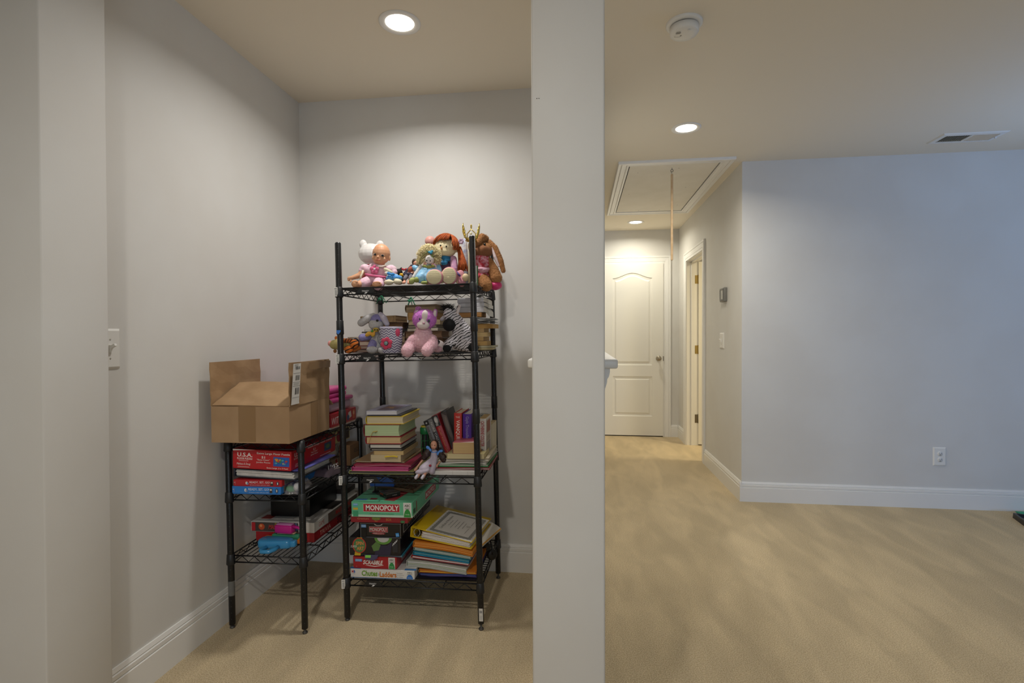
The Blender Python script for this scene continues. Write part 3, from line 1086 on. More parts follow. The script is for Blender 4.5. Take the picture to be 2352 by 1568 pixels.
pr_.face((0, 0, .0402), (1, 0, 0), (0, 1, 0)).rect(.03, -.03, .022, .11, '8f2420', -.5)
pr_.build(cbx)
tb = thing('fabric_pouch', 'cream stuffed fabric pouch with little hearts on the tan carton', 'pouch', (cx_ - .050, 2.395, LV1(cx_) + .0405), (0, -TS, 0))
o = obj('pouch_body', MB().rbox(-.070, .07, -.055, .06, 0, .078, .026, 4), M('cream_fabric', 'cfc6b2', .9, bump=.3, bs=150), tb)
pr_ = Print((.0705, 0, .045), (0, 1, 0), (0, 0, 1))
pr_.disc(-.02, .018, .022, .003, '2f62a8').disc(.03, -.02, .005, .005, '9a3a38').disc(-.035, -.025, .005, .006, '9a3a38').rect(-.01, .015, .002, .06, '6b6355', .5).rect(.01, .018, .002, .06, '6b6355', .5)
pr_.face((0, -.0555, .045), (1, 0, 0), (0, 0, 1)).disc(.04, .018, .018, .003, '2f62a8').disc(.02, -.022, .006, .006, '9a3a38')
pr_.build(tb)
yb = thing('yellow_box', 'pale yellow box with a dark red ball print under top tier', 'box', (cx_ - .03, 2.405, LV1(cx_) + .1205), (0, -TS, 0))
obj('box_body', MB().rbox(-.09, .075, -.065, .09, 0, .058, .002, 1, sm=False), C('c9bb7e'), yb)
pr_ = Print((.0755, 0, .03), (0, 1, 0), (0, 0, 1))
pr_.disc(-.03, 0, .026, .026, '8a1826', 22).rect(.06, 0, .04, .05, '4a3a30')
pr_.face((0, -.0655, .03), (1, 0, 0), (0, 0, 1)).disc(.02, 0, .026, .026, '8a1826', 22)
pr_.build(yb)
brx = at(838, 1040, 2.47).x
bb = thing('brown_carton', 'small brown carton at the rear corner of middle tier', 'box', (brx - .075, 2.46, LV1(brx) + .0005), (0, -TS, 0))
# stands right behind the tan carton
bb.location.x = cx_ + .062
obj('carton_body', MB().rbox(-.028, .028, -.06, .05, 0, .10, .002, 1, sm=False), C('7d5c3c', .7), bb)
pr_ = Print((.0285, 0, .05), (0, 1, 0), (0, 0, 1))
pr_.rect(0, -.035, .09, .024, 'c9c2b6').lines(0, -.035, .07, .012, 2, '5a5048').text('052', .01, .015, .05, .02, '3d2c1e')
pr_.build(bb)

# ---- bottom tier
LV2 = lambda x: shelf_point(SMALL, 2, x) + .0005
gx, gw = span(588, 722, 2.10, 1238)
z = LV2(gx)
g1, F = game_box('game_box', 'flat red trivia game box at the bottom of lowest tier', 'game box', (gx, 2.10 + .20, z), (0, -TS, 0), gw, .40, .042, 'a51f26', 'a51f26')
p = P(g1, F)
p.text('Llama', .22 * gw, -.002, .25 * gw, .020, 'e8d9a0', bold=.02).rect(.18 * gw, 0, .40 * gw, .034, '2a1a1a')
p.k -= 2
p.text('Llama', .22 * gw, -.002, .25 * gw, .018, 'ecdfae', bold=.02)
p.face(*F['right']).text('TRIVIA', -.10, 0, .10, .02, 'e0b9a8').text('STRATEGO', .09, .001, .15, .03, '1d1414', bold=.03)
p.build(g1)
z += .0425
mx, mw_ = span(577, 722, 2.095, 1216)
g2, F = game_box('game_box', 'white and brown code guessing game box on red box', 'game box', (mx, 2.095 + .22, z), (0, -TS, 0), mw_, .44, .044, 'd8d3cb', 'd8d3cb', .06)
p = P(g2, F)
p.rect(-.12 * mw_, 0, .74 * mw_, .040, '4a3e38').text('SUPER', -.05 * mw_, .014, .14 * mw_, .007, 'd8b23c').text('MASTERMIND', -.04 * mw_, 0, .36 * mw_, .019, 'c0352c', shear=.2, bold=.03).disc(-.33 * mw_, 0, .05 * mw_, .014, 'c8502a').disc(-.34 * mw_, .004, .02 * mw_, .006, 'e8955a')
p.rect(-.46 * mw_, 0, .06 * mw_, .036, 'b8242c').rect(.18 * mw_, -.002, .14 * mw_, .03, '5f6f96', .4).rect(.34 * mw_, 0, .05 * mw_, .03, 'b5ab9d')
p.face(*F['right']).text('GAME', -.155, 0, .05, .020, 'b0392f').rect(.06, 0, .31, .040, '6b5c50').text('MASTERMIND', .06, 0, .17, .022, 'c0352c', shear=.2, bold=.03).rect(-.10, 0, .004, .044, 'e8e4da')
p.face(*F['top']).disc(-.02, -.12, .03, .02, 'a03a34').disc(.04, -.09, .03, .02, 'a03a34').disc(-.05, -.07, .03, .02, 'a03a34').rect(-.10, -.16, .05, .05, 'a03a34').rect(.02, .02, .24, .12, '3a3430')
p.build(g2)
z += .0445
kx, kw = span(621, 712, 2.16, 1166)
bk = thing('black_case', 'black boxy case standing on the code guessing game', 'case', (kx, 2.16 + .13, z), (0, -TS, 0))
BLK = M('black_box', '0c0c0d', .4)
obj('case_body', MB().rbox(-kw / 2, kw / 2, -.13, .13, 0, .082, .006, 2), BLK, bk)
obj('case_lid', MB().rbox(-kw / 2 - .002, kw / 2 + .002, -.132, .132, .083, .092, .003, 2), BLK, bk)
rx = at(800, 1150, 2.48).x
t, F = game_box('game_box', 'dark game box with a pale edge at rear of lowest tier', 'game box', (at(772, 1150, 2.46).x + .035, 2.475, z), (0, -TS, 0), .075, .10, .050, '38302c', 'cfcac0', .5)

# toy pieces in front on the lowest tier
def slab(name, outline, h, r, mat, parent, z=0):
    """rounded flat moulded piece from an outline"""
    bm = bmesh.new()
    vs = [bm.verts.new((x, y, z)) for x, y in outline]
    f = bm.faces.new(vs)
    e = bmesh.ops.extrude_face_region(bm, geom=[f])
    for v in e['geom']:
        if isinstance(v, bmesh.types.BMVert):
            v.co.z += h
    bmesh.ops.recalc_face_normals(bm, faces=bm.faces)
    eg = [ed for ed in bm.edges]
    bmesh.ops.bevel(bm, geom=eg, offset=r, segments=2, profile=.5, affect='EDGES', clamp_overlap=True)
    bm.verts.index_update()
    mb = MB().add([v.co[:] for v in bm.verts], [[v.index for v in f.verts] for f in bm.faces], 0, True)
    bm.free()
    return obj(name, mb, mat, parent)


wx = at(628, 1262, 2.02).x
wg = thing('water_squirter', 'translucent blue toy water squirter lying on lowest tier wires', 'toy', (wx, 2.035, LV2(wx) + .001), (0, -TS, .05))
BLUEP = M('blue_plastic', '48a6e0', .2, trans=.2)
slab('barrel', [(-.075, -.005), (-.062, -.026), (-.01, -.030), (.045, -.026), (.072, -.020), (.075, .018), (.05, .030), (.0, .038), (-.055, .042), (-.074, .024)], .036, .010, BLUEP, wg, .001)
gr = MB().tube([(-.022, -.030, .012), (-.034, -.055, .010), (-.020, -.070, .010), (.010, -.068, .010), (.024, -.050, .012), (.028, -.030, .014)], .0085, 10)
obj('grip', gr, BLUEP, wg)
slab('nozzle', [(.070, -.016), (.092, -.012), (.092, .012), (.070, .014)], .026, .005, BLUEP, wg, .006)
og = thing('orange_toy_piece', 'orange and green moulded toy piece behind blue squirter', 'toy', (wx + .005, 2.10 - .018, LV2(wx) + .001), (0, -TS, 0))
obj('orange_shell', MB().rbox(-.085, .092, -.010, .016, .0, .030, .009, 3), C('e07a26', .3), og)
obj('green_panel', MB().rbox(-.045, .08, -.013, .012, .020, .042, .006, 2), C('3d8f6a', .3), og)
obj('peach_panel', MB().rbox(-.02, .06, -.012, .010, .0425, .049, .003, 2), C('d8a48a', .4), og)
pk = thing('pink_toy_clip', 'magenta toy gun handle resting on orange toy piece', 'toy', (wx + .030, 2.072, LV2(wx) + .051), (0, -TS, -.08))
MAG = M('magenta_plastic', 'c81f86', .3)
obj('clip_body', MB().rbox(-.050, .032, -.016, .018, 0, .034, .006, 2), MAG, pk)
obj('clip_arm', MB().tube([(.03, 0, .028), (.055, -.002, .026), (.078, -.004, .018)], [.008, .006, .004], 8), MAG, pk)
obj('clip_top', MB().rbox(-.045, .03, -.012, .012, .034, .040, .003, 1), C('d78cc0', .4), pk)
# ================================================================= LOWEST TIER OF THE TALL SHELF
s2 = px(2.10)
TZ = lambda lev, x: shelf_point(TALL, lev, x) + .0005
Yg = 2.072
PAPER = M('white_paper', 'dfdcd6', .8, c2='d2cfc9', ns=60)


def gbox(label, l, r, hpx, z, lid, tray='e9e6de', depth=.40, dy=0, tf=.1, rz=0, name='game_box', gloss=.3):
    c, w = span(l, r, Yg + dy, 1250)
    h = hpx * s2
    t, F = game_box(name, label, 'game box', (c, Yg + dy + depth / 2, z), (0, -TT, rz), w, depth, h, lid, tray, tf, gloss=gloss)
    return t, F, w, h, z + h + .0006


def age_panel(p, u, v, w, h, foot, word='Family'):
    p.rect(u, v, w, h, 'd9d8d2').text('ABC', u, v + .30 * h, .7 * w, .16 * h, '2b2b28', bold=.02).lines(u, v + .10 * h, .75 * w, .14 * h, 2, '4a4a46')
    p.disc(u, v - .5 * h + .001, .45 * w, .55 * h, foot, 14, 0, PI).text(word, u, v - .30 * h, .5 * w, .10 * h, 'd8e6d2')


z = TZ(3, at(880, 1320, Yg).x)
t, F, w, h, z = gbox('white board game box with green and orange title, bottom of games pile', 805, 952, 20.5, z, 'd9d7d3', '3f7fc0', .40, tf=.06)
p = P(t, F)
p.text('Chutes', -.20 * w, .05 * h, .25 * w, .62 * h, '6a9a2c', bold=.035, shear=.1).text('and', -.05 * w, .02 * h, .03 * w, .4 * h, '5a6a8a').text('Ladders', .09 * w, -.02 * h, .26 * w, .60 * h, 'c9762c', bold=.035)
p.rect(-.45 * w, .16 * h, .07 * w, .42 * h, 'e4e2dd').text('M', -.465 * w, .2 * h, .03 * w, .30 * h, 'b8252c', bold=.05).text('B', -.435 * w, .2 * h, .025 * w, .30 * h, '2c5cae', bold=.05).text('MILTON', -.45 * w, -.05 * h, .05 * w, .07 * h, '5a5a5a').lines(-.46 * w, -.3 * h, .03 * w, .08 * h, 1, '8a8a8a')
p.text('The Game', .27 * w, .18 * h, .09 * w, .10 * h, '6f6f6f').text('of Ups and Downs', .27 * w, -.03 * h, .14 * w, .10 * h, '6f6f6f').text('for Kids', .27 * w, -.24 * h, .10 * w, .09 * h, '6f6f6f')
p.face(*F['front'])
age_panel(p, .425 * w, 0, .11 * w, .92 * h, '2f6fc0', 'Preschool')
p.face(*F['top']).rect(-.12, -.19, .05, .016, '3f7fc0').rect(.12, -.19, .05, .016, '3f7fc0')
p.face(*F['right']).disc(-.15, 0, .012, .014, '6b8a4a').disc(-.15, 0, .006, .007, 'd9d7d3')
p.build(t, kind='stuff')
t, F, w, h, z = gbox('red crossword tile game box above the white one', 811, 911, 27, z, 'a51e28', 'a51e28', .37, .004)
p = P(t, F)
p.text('SCRABBLE', -.04 * w, .02 * h, .46 * w, .36 * h, 'ece4de', shear=.25, bold=.03).poly([(-.22 * w, -.24 * h), (0, -.33 * h), (.2 * w, -.2 * h), (.2 * w, -.17 * h), (0, -.27 * h), (-.15 * w, -.22 * h)], 'ece4de')
p.rect(-.37 * w, .18 * h, .16 * w, .22 * h, '4f8fc9').text('PARKER', -.37 * w, .22 * h, .13 * w, .07 * h, 'e4ecf2').text('BROTHERS', -.37 * w, .13 * h, .13 * w, .07 * h, 'e4ecf2').lines(-.42 * w, -.34 * h, .04 * w, .05 * h, 1, 'd8b0b0')
age_panel(p, .39 * w, -.0 * h, .15 * w, .96 * h, '2f8f4a')
p.face(*F['top']).rect(-.05, -.155, .035, .045, '6aa0cc', .2).poly([(-.02, -.182), (.07, -.182), (.08, -.11), (.0, -.12)], 'd9a33c').rect(.03, -.15, .05, .004, 'b07f24').rect(.035, -.14, .05, .004, 'b07f24')
p.face(*F['right']).rect(-.10, .0, .05, .028, 'c9b0a8').lines(-.10, 0, .04, .02, 4, '5a3a3a').rect(.02, 0, .12, .006, 'c9a8a0')
p.build(t)
tc_, tw_ = span(865, 922, Yg, 1277)
tf_ = thing('teal_folder', 'thin teal folder squeezed between red tile game and black craft box', 'folder', (tc_, Yg + .15, z), (0, -TT, 0))
obj('cover', MB().box(-tw_ / 2, tw_ / 2, -.14, .14, 0, .0012).box(-tw_ / 2, tw_ / 2, -.14, .14, .0055, .0067).box(-tw_ / 2 - .001, -tw_ / 2, -.14, .14, 0, .0067), C('3f8fa8'), tf_)
obj('sheets', MB().box(-tw_ / 2 + .001, tw_ / 2 - .004, -.137, .138, .0013, .0054), PAPER, tf_)
z += .0072
# craft box with a torn hanging flap
t, F, w, h, z = gbox('black craft kit box with round spin art badge and torn flap', 801, 918, 41, z, '1b1a1f', '1b1a1f', .35, -.004, rz=.02, gloss=.18)
p = P(t, F)
p.poly([(-.40 * w, -.5 * h), (-.28 * w, -.5 * h), (-.24 * w, .5 * h), (-.34 * w, .5 * h)], 'c9a522')
p.disc(-.30 * w, .06 * h, .135 * w, .43 * h, 'b9372c', 22).disc(-.30 * w, .06 * h, .115 * w, .38 * h, '4a7a48', 22).text('SPIN', -.29 * w, .18 * h, .15 * w, .20 * h, 'd88a4a', bold=.03).text('ART', -.28 * w, -.10 * h, .14 * w, .20 * h, 'd88a4a', bold=.03).text('SUPER', -.41 * w, .0 * h, .12 * w, .12 * h, 'd9d6d0', shear=.3)
p.poly([(.0 * w, -.45 * h), (.30 * w, -.45 * h), (.34 * w, .3 * h), (.25 * w, .1 * h), (.1 * w, .1 * h), (.02 * w, .3 * h)], '2e2940')
p.disc(.17 * w, .5 * h, .17 * w, .36 * h, '5f8f3c', 18, PI, 2 * PI).disc(.17 * w, .5 * h, .115 * w, .24 * h, 'b9b7b4', 18, PI, 2 * PI)
p.poly([(-.06 * w, .05 * h), (.03 * w, .28 * h), (.12 * w, .12 * h), (.08 * w, -.18 * h), (-.02 * w, -.24 * h)], '5a7a42')
p.rect(.40 * w, -.02 * h, .10 * w, .5 * h, '2a2a2e')
for k in range(4):
    p.rect((.36 + .025 * k) * w, (.15 + .07 * k) * h, .012 * w, .16 * h, 'c9c9cc', -.3)
p.build(t)
fl = MB()
fl.add([(-.045, -.176, .004), (.015, -.176, .004), (.012, -.184, -.008), (-.006, -.185, -.017), (-.040, -.184, -.010)] + [(-.045, -.174, .004), (.015, -.174, .004), (.012, -.182, -.008), (-.006, -.183, -.017), (-.040, -.182, -.010)], [(0, 1, 2, 3, 4), (9, 8, 7, 6, 5), (0, 5, 6, 1), (1, 6, 7, 2), (2, 7, 8, 3), (3, 8, 9, 4), (4, 9, 5, 0)])
fo = obj('torn_flap', fl, C('3a3450'), t)
pr_ = Print((-.028, -.1802, -.001), (1, 0, 0), (0, .62, 1))
pr_.rect(0, 0, .024, .010, '6fb03c')
pr_.build(t, 'green_tab')
t, F, w, h, z = gbox('black property trading game box under the red and green boxes', 828, 922, 32, z, '161518', '161518', .42, .0, gloss=.25)
p = P(t, F)
p.rect(0, .49 * h, w, .02 * h, '8a8a8a').rect(0, -.49 * h, w, .02 * h, '8a8a8a').rect(-.49 * w, 0, .006 * w, h, '8a8a8a').rect(.485 * w, 0, .006 * w, h, '8a8a8a')
p.rect(-.05 * w, .07 * h, .46 * w, .40 * h, 'a8a29c').rect(-.05 * w, .07 * h, .45 * w, .36 * h, '9a2a30').text('MONOPOLY', -.05 * w, .07 * h, .42 * w, .26 * h, 'c9c2bc', bold=.02).disc(-.05 * w, -.21 * h, .17 * w, .08 * h, '8f2a30').text('Millionaire', -.05 * w, -.21 * h, .26 * w, .10 * h, 'd0b8b4')
p.disc(-.05 * w, .45 * h, .10 * w, .12 * h, 'b5b2ae', 14, PI, 2 * PI).disc(-.05 * w, .5 * h, .085 * w, .13 * h, '161518', 14, PI, 2 * PI).rect(-.41 * w, .30 * h, .12 * w, .22 * h, '5a86b8').text('PARKER', -.41 * w, .30 * h, .10 * w, .08 * h, 'd5dee6').rect(-.41 * w, -.2 * h, .12 * w, .7 * h, '0c0b0d').rect(.41 * w, -.27 * h, .08 * w, .26 * h, '3f8fd0', .15).text('Hasbro', .41 * w, -.27 * h, .06 * w, .07 * h, 'dfe8ee', .15)
p.face(*F['right']).rect(-.06, 0, .28, .046, '26242a').rect(-.06, .0, .25, .036, 'b5b1ab').rect(-.06, 0, .24, .030, '2b2930')
for k in range(9):
    p.disc(-.16 + k * .025, .002 * (k % 3 - 1), .007, .010, random.choice(['8f8a84', '6d675f', 'a8a29a', '51504f']), 8)
    p.k -= 1
p.k += 1
p.rect(.165, .006, .044, .034, 'b5b1ab').rect(.165, .006, .040, .030, '1f1e22').bars(.165, .006, .03, .02, 8, '8a8a8a')
p.build(t)
t, F, w, h, z = gbox('dark red word game box directly under the green box', 806, 937, 14.5, z, '8f1d2a', '8f1d2a', .40, .003, tf=.02)
p = P(t, F)
p.text('Cranium', -.28 * w, .12 * h, .20 * w, .22 * h, 'c9a070').face(*F['front']).disc(-.05 * w, .2 * h, .08 * w, .3 * h, '5f7a3c').text('Family', -.05 * w, .15 * h, .12 * w, .3 * h, 'b8902c').text('fun', -.05 * w, -.2 * h, .05 * w, .2 * h, 'd0903c').face(*F['front']).text('BOX', .17 * w, .05 * h, .09 * w, .4 * h, 'b8823c').face(*F['front']).rect(.41 * w, .0, .09 * w, .9 * h, '7a1a26').disc(.41 * w, -.25 * h, .04 * w, .2 * h, '3f7a4a')
p.build(t)
t, F, w, h, z = gbox('green property trading game box with red title, topmost of pile', 808, 948, 34, z, '66ba92', 'e0ddd4', .41, -.004, tf=.05)
LG = '4fae82'
p = P(t, F)
p.rect(0, -.43 * h, w * .998, .14 * h, 'b9d9c4').rect(-.005 * w, .11 * h, .60 * w, .54 * h, 'd5d0c8').rect(-.005 * w, .11 * h, .59 * w, .50 * h, 'ad2430').text('MONOPOLY', .01 * w, .11 * h, .54 * w, .36 * h, 'eee9e4', bold=.025).text('The Fast-Dealing Property Trading Game', .0, -.30 * h, .40 * w, .075 * h, '22352c')
p.rect(-.43 * w, .30 * h, .08 * w, .16 * h, '5a9fd0').text('PARKER', -.43 * w, .33 * h, .07 * w, .06 * h, 'e4eef2').rect(-.43 * w, .03 * h, .08 * w, .14 * h, 'd0b03c').rect(-.43 * w, -.30 * h, .085 * w, .36 * h, '3f9a70')
age_panel(p, .42 * w, 0, .13 * w, .97 * h, '2f8f3c')
p.face(*F['right']).rect(-.15, 0, .01, h * .7, '8a3038').rect(-.18, -.01, .03, .02, '2f5a48').rect(.06, .003, .17, .036, 'd5d0c8').rect(.06, .003, .165, .033, 'ad2430').text('MONOPOLY', .06, .003, .15, .024, 'e4dfda', bold=.02).rect(0, -.47 * h, .40, .05 * h, 'b9d9c4')
p.face(*F['top']).poly([(-.10, .19), (.03, .19), (.05, -.03), (-.03, -.14), (-.10, -.06)], '6f7a6a').poly([(.0, -.18), (.05, -.19), (.10, .10), (.06, .10)], 'a03038').rect(-.10, -.175, .05, .02, '4f7fb0').rect(-.05, -.165, .03, .02, '8a3038')
for _ in range(16):
    a = random.uniform(-.6, .6)
    p.rect(random.uniform(-.1, .1), random.uniform(-.18, .15), .06, .0015, '8fcab0', a)
    p.k -= 1
p.k += 1
p.build(t)
ztop = z

# small black box, blue holder and the brown lattice on top
sx = at(893, 1150, Yg + .06).x
t, F = game_box('small_box', 'small black card box lying askew on the green game', 'box', (sx, Yg + .075, ztop), (0, -TT, -.72), .062, .066, .021, '141314', '141314', .04)
p = P(t, F)
p.text('HOYLE', -.012, .003, .026, .007, 'b0402c', bold=.03).rect(0, .0098, .062, .0008, '9a948a').lines(.016, -.004, .02, .006, 2, '6f6a64')
p.face(*F['right']).text('CARDS', .006, .0, .022, .004, 'b5b0a8').rect(0, .0098, .066, .0008, '9a948a')
p.face(*F['top']).rect(0, 0, .054, .058, '5f5547').rect(0, 0, .001, .058, '3a342c')
p.build(t)
hx_ = at(880, 1130, Yg + .13).x
bh_ = thing('blue_scoop', 'blue plastic tapered scoop on a thin black stand', 'scoop', (hx_, Yg + .125, ztop), (0, -TT, .08))
obj('panel', MB().prism([(-.055, .030), (-.055, .094), (-.036, .098), (.052, .056), (.052, .026)], .004, (0, 0, 0), (1, 0, 0), (0, 0, 1)), C('2b5cae', .35), bh_)
obj('side', MB().box(-.055, .05, 0, .03, .027, .031), C('2b5cae', .35), bh_)
obj('stand', MB().rbox(-.036, -.031, -.004, .002, 0, .05, .001, 1).box(-.045, -.022, -.006, .02, 0, .003), C('101012'), bh_)
lx = at(938, 1125, Yg + .25).x
lt = thing('lattice_tray', 'brown plastic lattice tray lying tilted on green game box', 'tray', (lx, Yg + .25, ztop + .027), (.10, .055, -.20))
LAT = M('bronze_plastic', '6a5540', .4)
m = MB()
NX, NY, LX, LY = 7, 7, .19, .24
m.box(-LX / 2, LX / 2, -LY / 2, -LY / 2 + .006, -.006, .006).box(-LX / 2, LX / 2, LY / 2 - .006, LY / 2, -.006, .006).box(-LX / 2, -LX / 2 + .006, -LY / 2, LY / 2, -.006, .006).box(LX / 2 - .006, LX / 2, -LY / 2, LY / 2, -.006, .006)
obj('tray_rim', m, LAT, lt)
for i in range(1, NX):
    obj('lattice_bar', MB().box(-.003, .003, -LY / 2 + .006, LY / 2 - .006, -.003, .005, T=Matrix.Translation((-LX / 2 + LX * i / NX, 0, 0))), LAT, lt)
for i in range(1, NY):
    obj('lattice_bar', MB().box(-LX / 2 + .006, LX / 2 - .006, -.003, .003, -.0032, .0048, T=Matrix.Translation((0, -LY / 2 + LY * i / NY, 0))), LAT, lt)
obj('tray_leg', MB().box(-.004, .004, -.004, .004, -.027 + .008, -.004, T=Matrix.Translation((.06, .08, 0))), LAT, lt)

# ---- right pile: folders and binders
rx0 = at(958, 1325, Yg + .02).x
rx1 = at(1090, 1325, Yg + .02).x
mid = (rx0 + rx1) / 2
rw = rx1 - rx0


def wavy(mb, w, d, z, th, bend=0, seed=0, n=8, mi=0, tiltx=0):
    """a slightly curved sheet or thin bundle: base at z, thickness th, sagging along x"""
    rnd = random.Random(seed)
    a, b = rnd.uniform(-.003, .003), rnd.uniform(0, 6)
    vs, fs = [], []
    for i in range(n + 1):
        u = i / n - .5
        zz_ = z + tiltx * u - bend * (u * 2) ** 2 + a * math.sin(5 * u + b)
        for y in (-d / 2, d / 2):
            for q in (0, th):
                vs.append((u * w, y, zz_ + q))
    for i in range(n):
        k = i * 4
        fs += [(k, k + 4, k + 6, k + 2), (k + 1, k + 3, k + 7, k + 5), (k, k + 1, k + 5, k + 4), (k + 2, k + 6, k + 7, k + 3)]
    fs += [(0, 2, 3, 1), (n * 4, n * 4 + 1, n * 4 + 3, n * 4 + 2)]
    return mb.add(vs, fs, mi)


def folder(label, name, x, y, z, rot, w, d, h, cover, n=4, paper='e2dfd8', seed=1, bend=0, sheetcols=None):
    t = thing(name, label, 'folder', (x, y, z), rot)
    m = MB()
    wavy(m, w, d, 0, .0012, bend, seed)
    wavy(m, w, d, h, .0012, bend, seed)
    m.box(-w / 2 - .0015, -w / 2, -d / 2, d / 2, -bend, h - bend + .001)
    obj('cover', m, C(cover, .5), t)
    rnd = random.Random(seed)
    sm = MB()
    cols = sheetcols or [paper]
    for k in range(n):
        j = rnd.uniform(-.006, .006)
        hh = (h - .0016) / n
        wavy(sm, w - .006, d - .006 + j, .0013 + k * hh, hh * .85, bend, seed, mi=k % len(cols))
    obj('sheets', sm, [C(c, .8) for c in cols], t)
    return t


z = TZ(3, mid)
lin_ = thing('black_liner', 'dark flat plastic sheet beneath the folders on lowest tier', 'sheet', (mid, Yg + .19, z), (0, -TT, 0))
obj('sheet', wavy(MB(), rw + .02, .36, 0, .0022), C('151416', .3), lin_)
z += .003
zl = [z]


def put(h):
    q = zl[0]
    zl[0] += h + .0016
    return q


Yr = Yg + .025
folder('purple and blue folder at the bottom of the paperwork pile', 'paper_folder', mid + .005, Yr + .15, put(.012), (0, -TT, 0), rw, .28, .010, '4a4478', 2, seed=3, sheetcols=['6a5a8f', '3f5f9a'])
folder('orange and yellow folder near bottom of the paperwork pile', 'paper_folder', mid + .004, Yr + .15, put(.013), (0, -TT, .0), rw, .28, .011, 'd07a24', 2, seed=5, sheetcols=['d8a838', 'c8702a'])
xq = at(1010, 1300, Yr).x
folder('white papers with a clear cover in lower paperwork pile', 'paper_stack', xq - .010, Yr + .14, put(.034), (0, .05, -.05), .262, .27, .026, 'c9ccc0', 8, seed=8, bend=.003, sheetcols=['dcdad4', 'c8cac2', 'e2e0dc', 'b8c0a8'])
folder('red edged folder under the teal folders', 'paper_folder', xq + .006, Yr + .135, put(.009) + .002, (0, .065, -.04), .25, .27, .008, 'a8242c', 2, seed=9)
folder('teal folder in the middle of the paperwork pile', 'paper_folder', xq + .012, Yr + .135, put(.014) + .002, (0, .078, -.05), .245, .27, .013, '1f7f9a', 4, seed=10, sheetcols=['2f8fae', '1f6f8a', '6fa8b0'])
folder('grey green folder under the orange folders', 'paper_folder', xq + .016, Yr + .14, put(.014) + .003, (0, .085, -.055), .25, .27, .012, '7f9a8f', 4, seed=12, sheetcols=['b5c0b4', '8fa09a', 'd0d2cc'])
folder('thick orange file folders under the yellow binder', 'paper_folder', xq + .020, Yr + .145, put(.024) + .004, (0, .088, -.06), .262, .28, .022, 'd5822a', 9, seed=13, bend=.004, sheetcols=['dd8f38', 'c97a28', 'e0a050'])
# loose sheets spilling to the right
lsx = at(1118, 1240, Yr + .20).x
ls_ = thing('loose_papers', 'loose curled cream papers sticking out at right of binder', 'papers', (lsx - .07, Yr + .215, zl[0] - .010), (0, .10, -.25))
for k in range(5):
    obj('sheet', wavy(MB(), .20, .22, k * .004, .0008, .014 + .003 * k, 20 + k), C(['e0dcd0', 'd8d4c4', 'e4e0d6', 'd9a24a', 'e0dcd2'][k], .8), ls_)
# yellow ring binder
bx_ = at(1040, 1240, Yr + .15).x
yb_ = thing('ring_binder', 'yellow ring binder with a framed certificate on its cover', 'binder', (bx_, Yr + .150, zl[0] + .010), (0, .100, -.115))
YEL = M('yellow_vinyl', 'd3b21f', .35)
bw_, bd_, bh2 = .272, .292, .044
m = MB()
m.rbox(-bw_ / 2, bw_ / 2, -bd_ / 2, bd_ / 2, 0, .003, .001, 1)
obj('back_cover', m, YEL, yb_)
obj('spine', MB().rbox(-bw_ / 2 - .003, -bw_ / 2, -bd_ / 2, bd_ / 2, 0, bh2, .001, 1), YEL, yb_)
tcv = MB()
T_ = Matrix.Translation((-bw_ / 2, 0, bh2 - .003)) @ Matrix.Rotation(.055, 4, 'Y')
tcv.rbox(0, bw_, -bd_ / 2, bd_ / 2, 0, .003, .001, 1, T=T_)
tco = obj('front_cover', tcv, YEL, yb_)
sm = MB()
rnd = random.Random(4)
for k in range(11):
    wavy(sm, bw_ - .052 - rnd.uniform(0, .015), bd_ - .014 + rnd.uniform(-.004, .004), .0035 + k * .0026, .0021, .002, 30 + k, mi=k % 3)
for i, v_ in enumerate(sm.v):
    x, y, zq = v_
    sm.v[i] = (x + .018, y, min(zq, bh2 - .006 - (x + .018 + bw_ / 2) * .055))
obj('page_block', sm, [C('e2ded6', .8), C('d9c9c0', .8), C('e4e2da', .8)], yb_)
rg = MB()
for y in (-bd_ / 2 + .012, -.05, .09):
    rg.tube([(-bw_ / 2 + .022 + .014 * math.cos(a), y, .020 + .016 * math.sin(a)) for a in [2 * PI * i / 16 for i in range(16)]], .0014, 6, closed=True)
obj('ring', rg, C('b5b2aa', .3), yb_, kind='stuff')
obj('ring_plate', MB().box(-bw_ / 2 + .010, -bw_ / 2 + .034, -bd_ / 2 + .008, bd_ / 2 - .02, .003, .006), M('steel_plate', 'a8a59c', .3, .9), yb_)
Rm = T_.to_3x3()
p = Print(T_ @ V((bw_ / 2 + .03, -.012, .0033)), Rm @ V((1, 0, 0)), (0, 1, 0))
pw, pd = .205, .262
p.rect(0, 0, pw, pd, 'd4cfc8')
n = 22
sc_ = []
for i in range(n * 4):
    e, f = divmod(i, n)
    tt = (f + .5) / n - .5
    jj = .0035 if i % 2 else 0
    a_, b_ = pw * .46 - jj, pd * .46 - jj
    sc_.append([(tt * 2 * a_, -b_), (a_, tt * 2 * b_), (-tt * 2 * a_, b_), (-a_, -tt * 2 * b_)][e])
p.poly(sc_, '8d8c86').rect(0, 0, pw * .76, pd * .76, 'd4cfc8')
R9 = PI / 2
p.text('Certificate of Attendance', -.058, 0, .150, .013, '55524c', R9, .2).text('This certifies that', -.038, 0, .06, .006, '77746e', R9)
for u_, l_ in ((-.022, .10), (-.006, .07), (.010, .09), (.026, .06)):
    p.rect(u_, 0, .0022, l_, '8d8a84')
p.rect(.052, .045, .0012, .055, '6a6761').rect(.052, -.045, .0012, .055, '6a6761').disc(.045, .0, .010, .010, 'bdb9b0')
p.build(yb_, 'certificate')
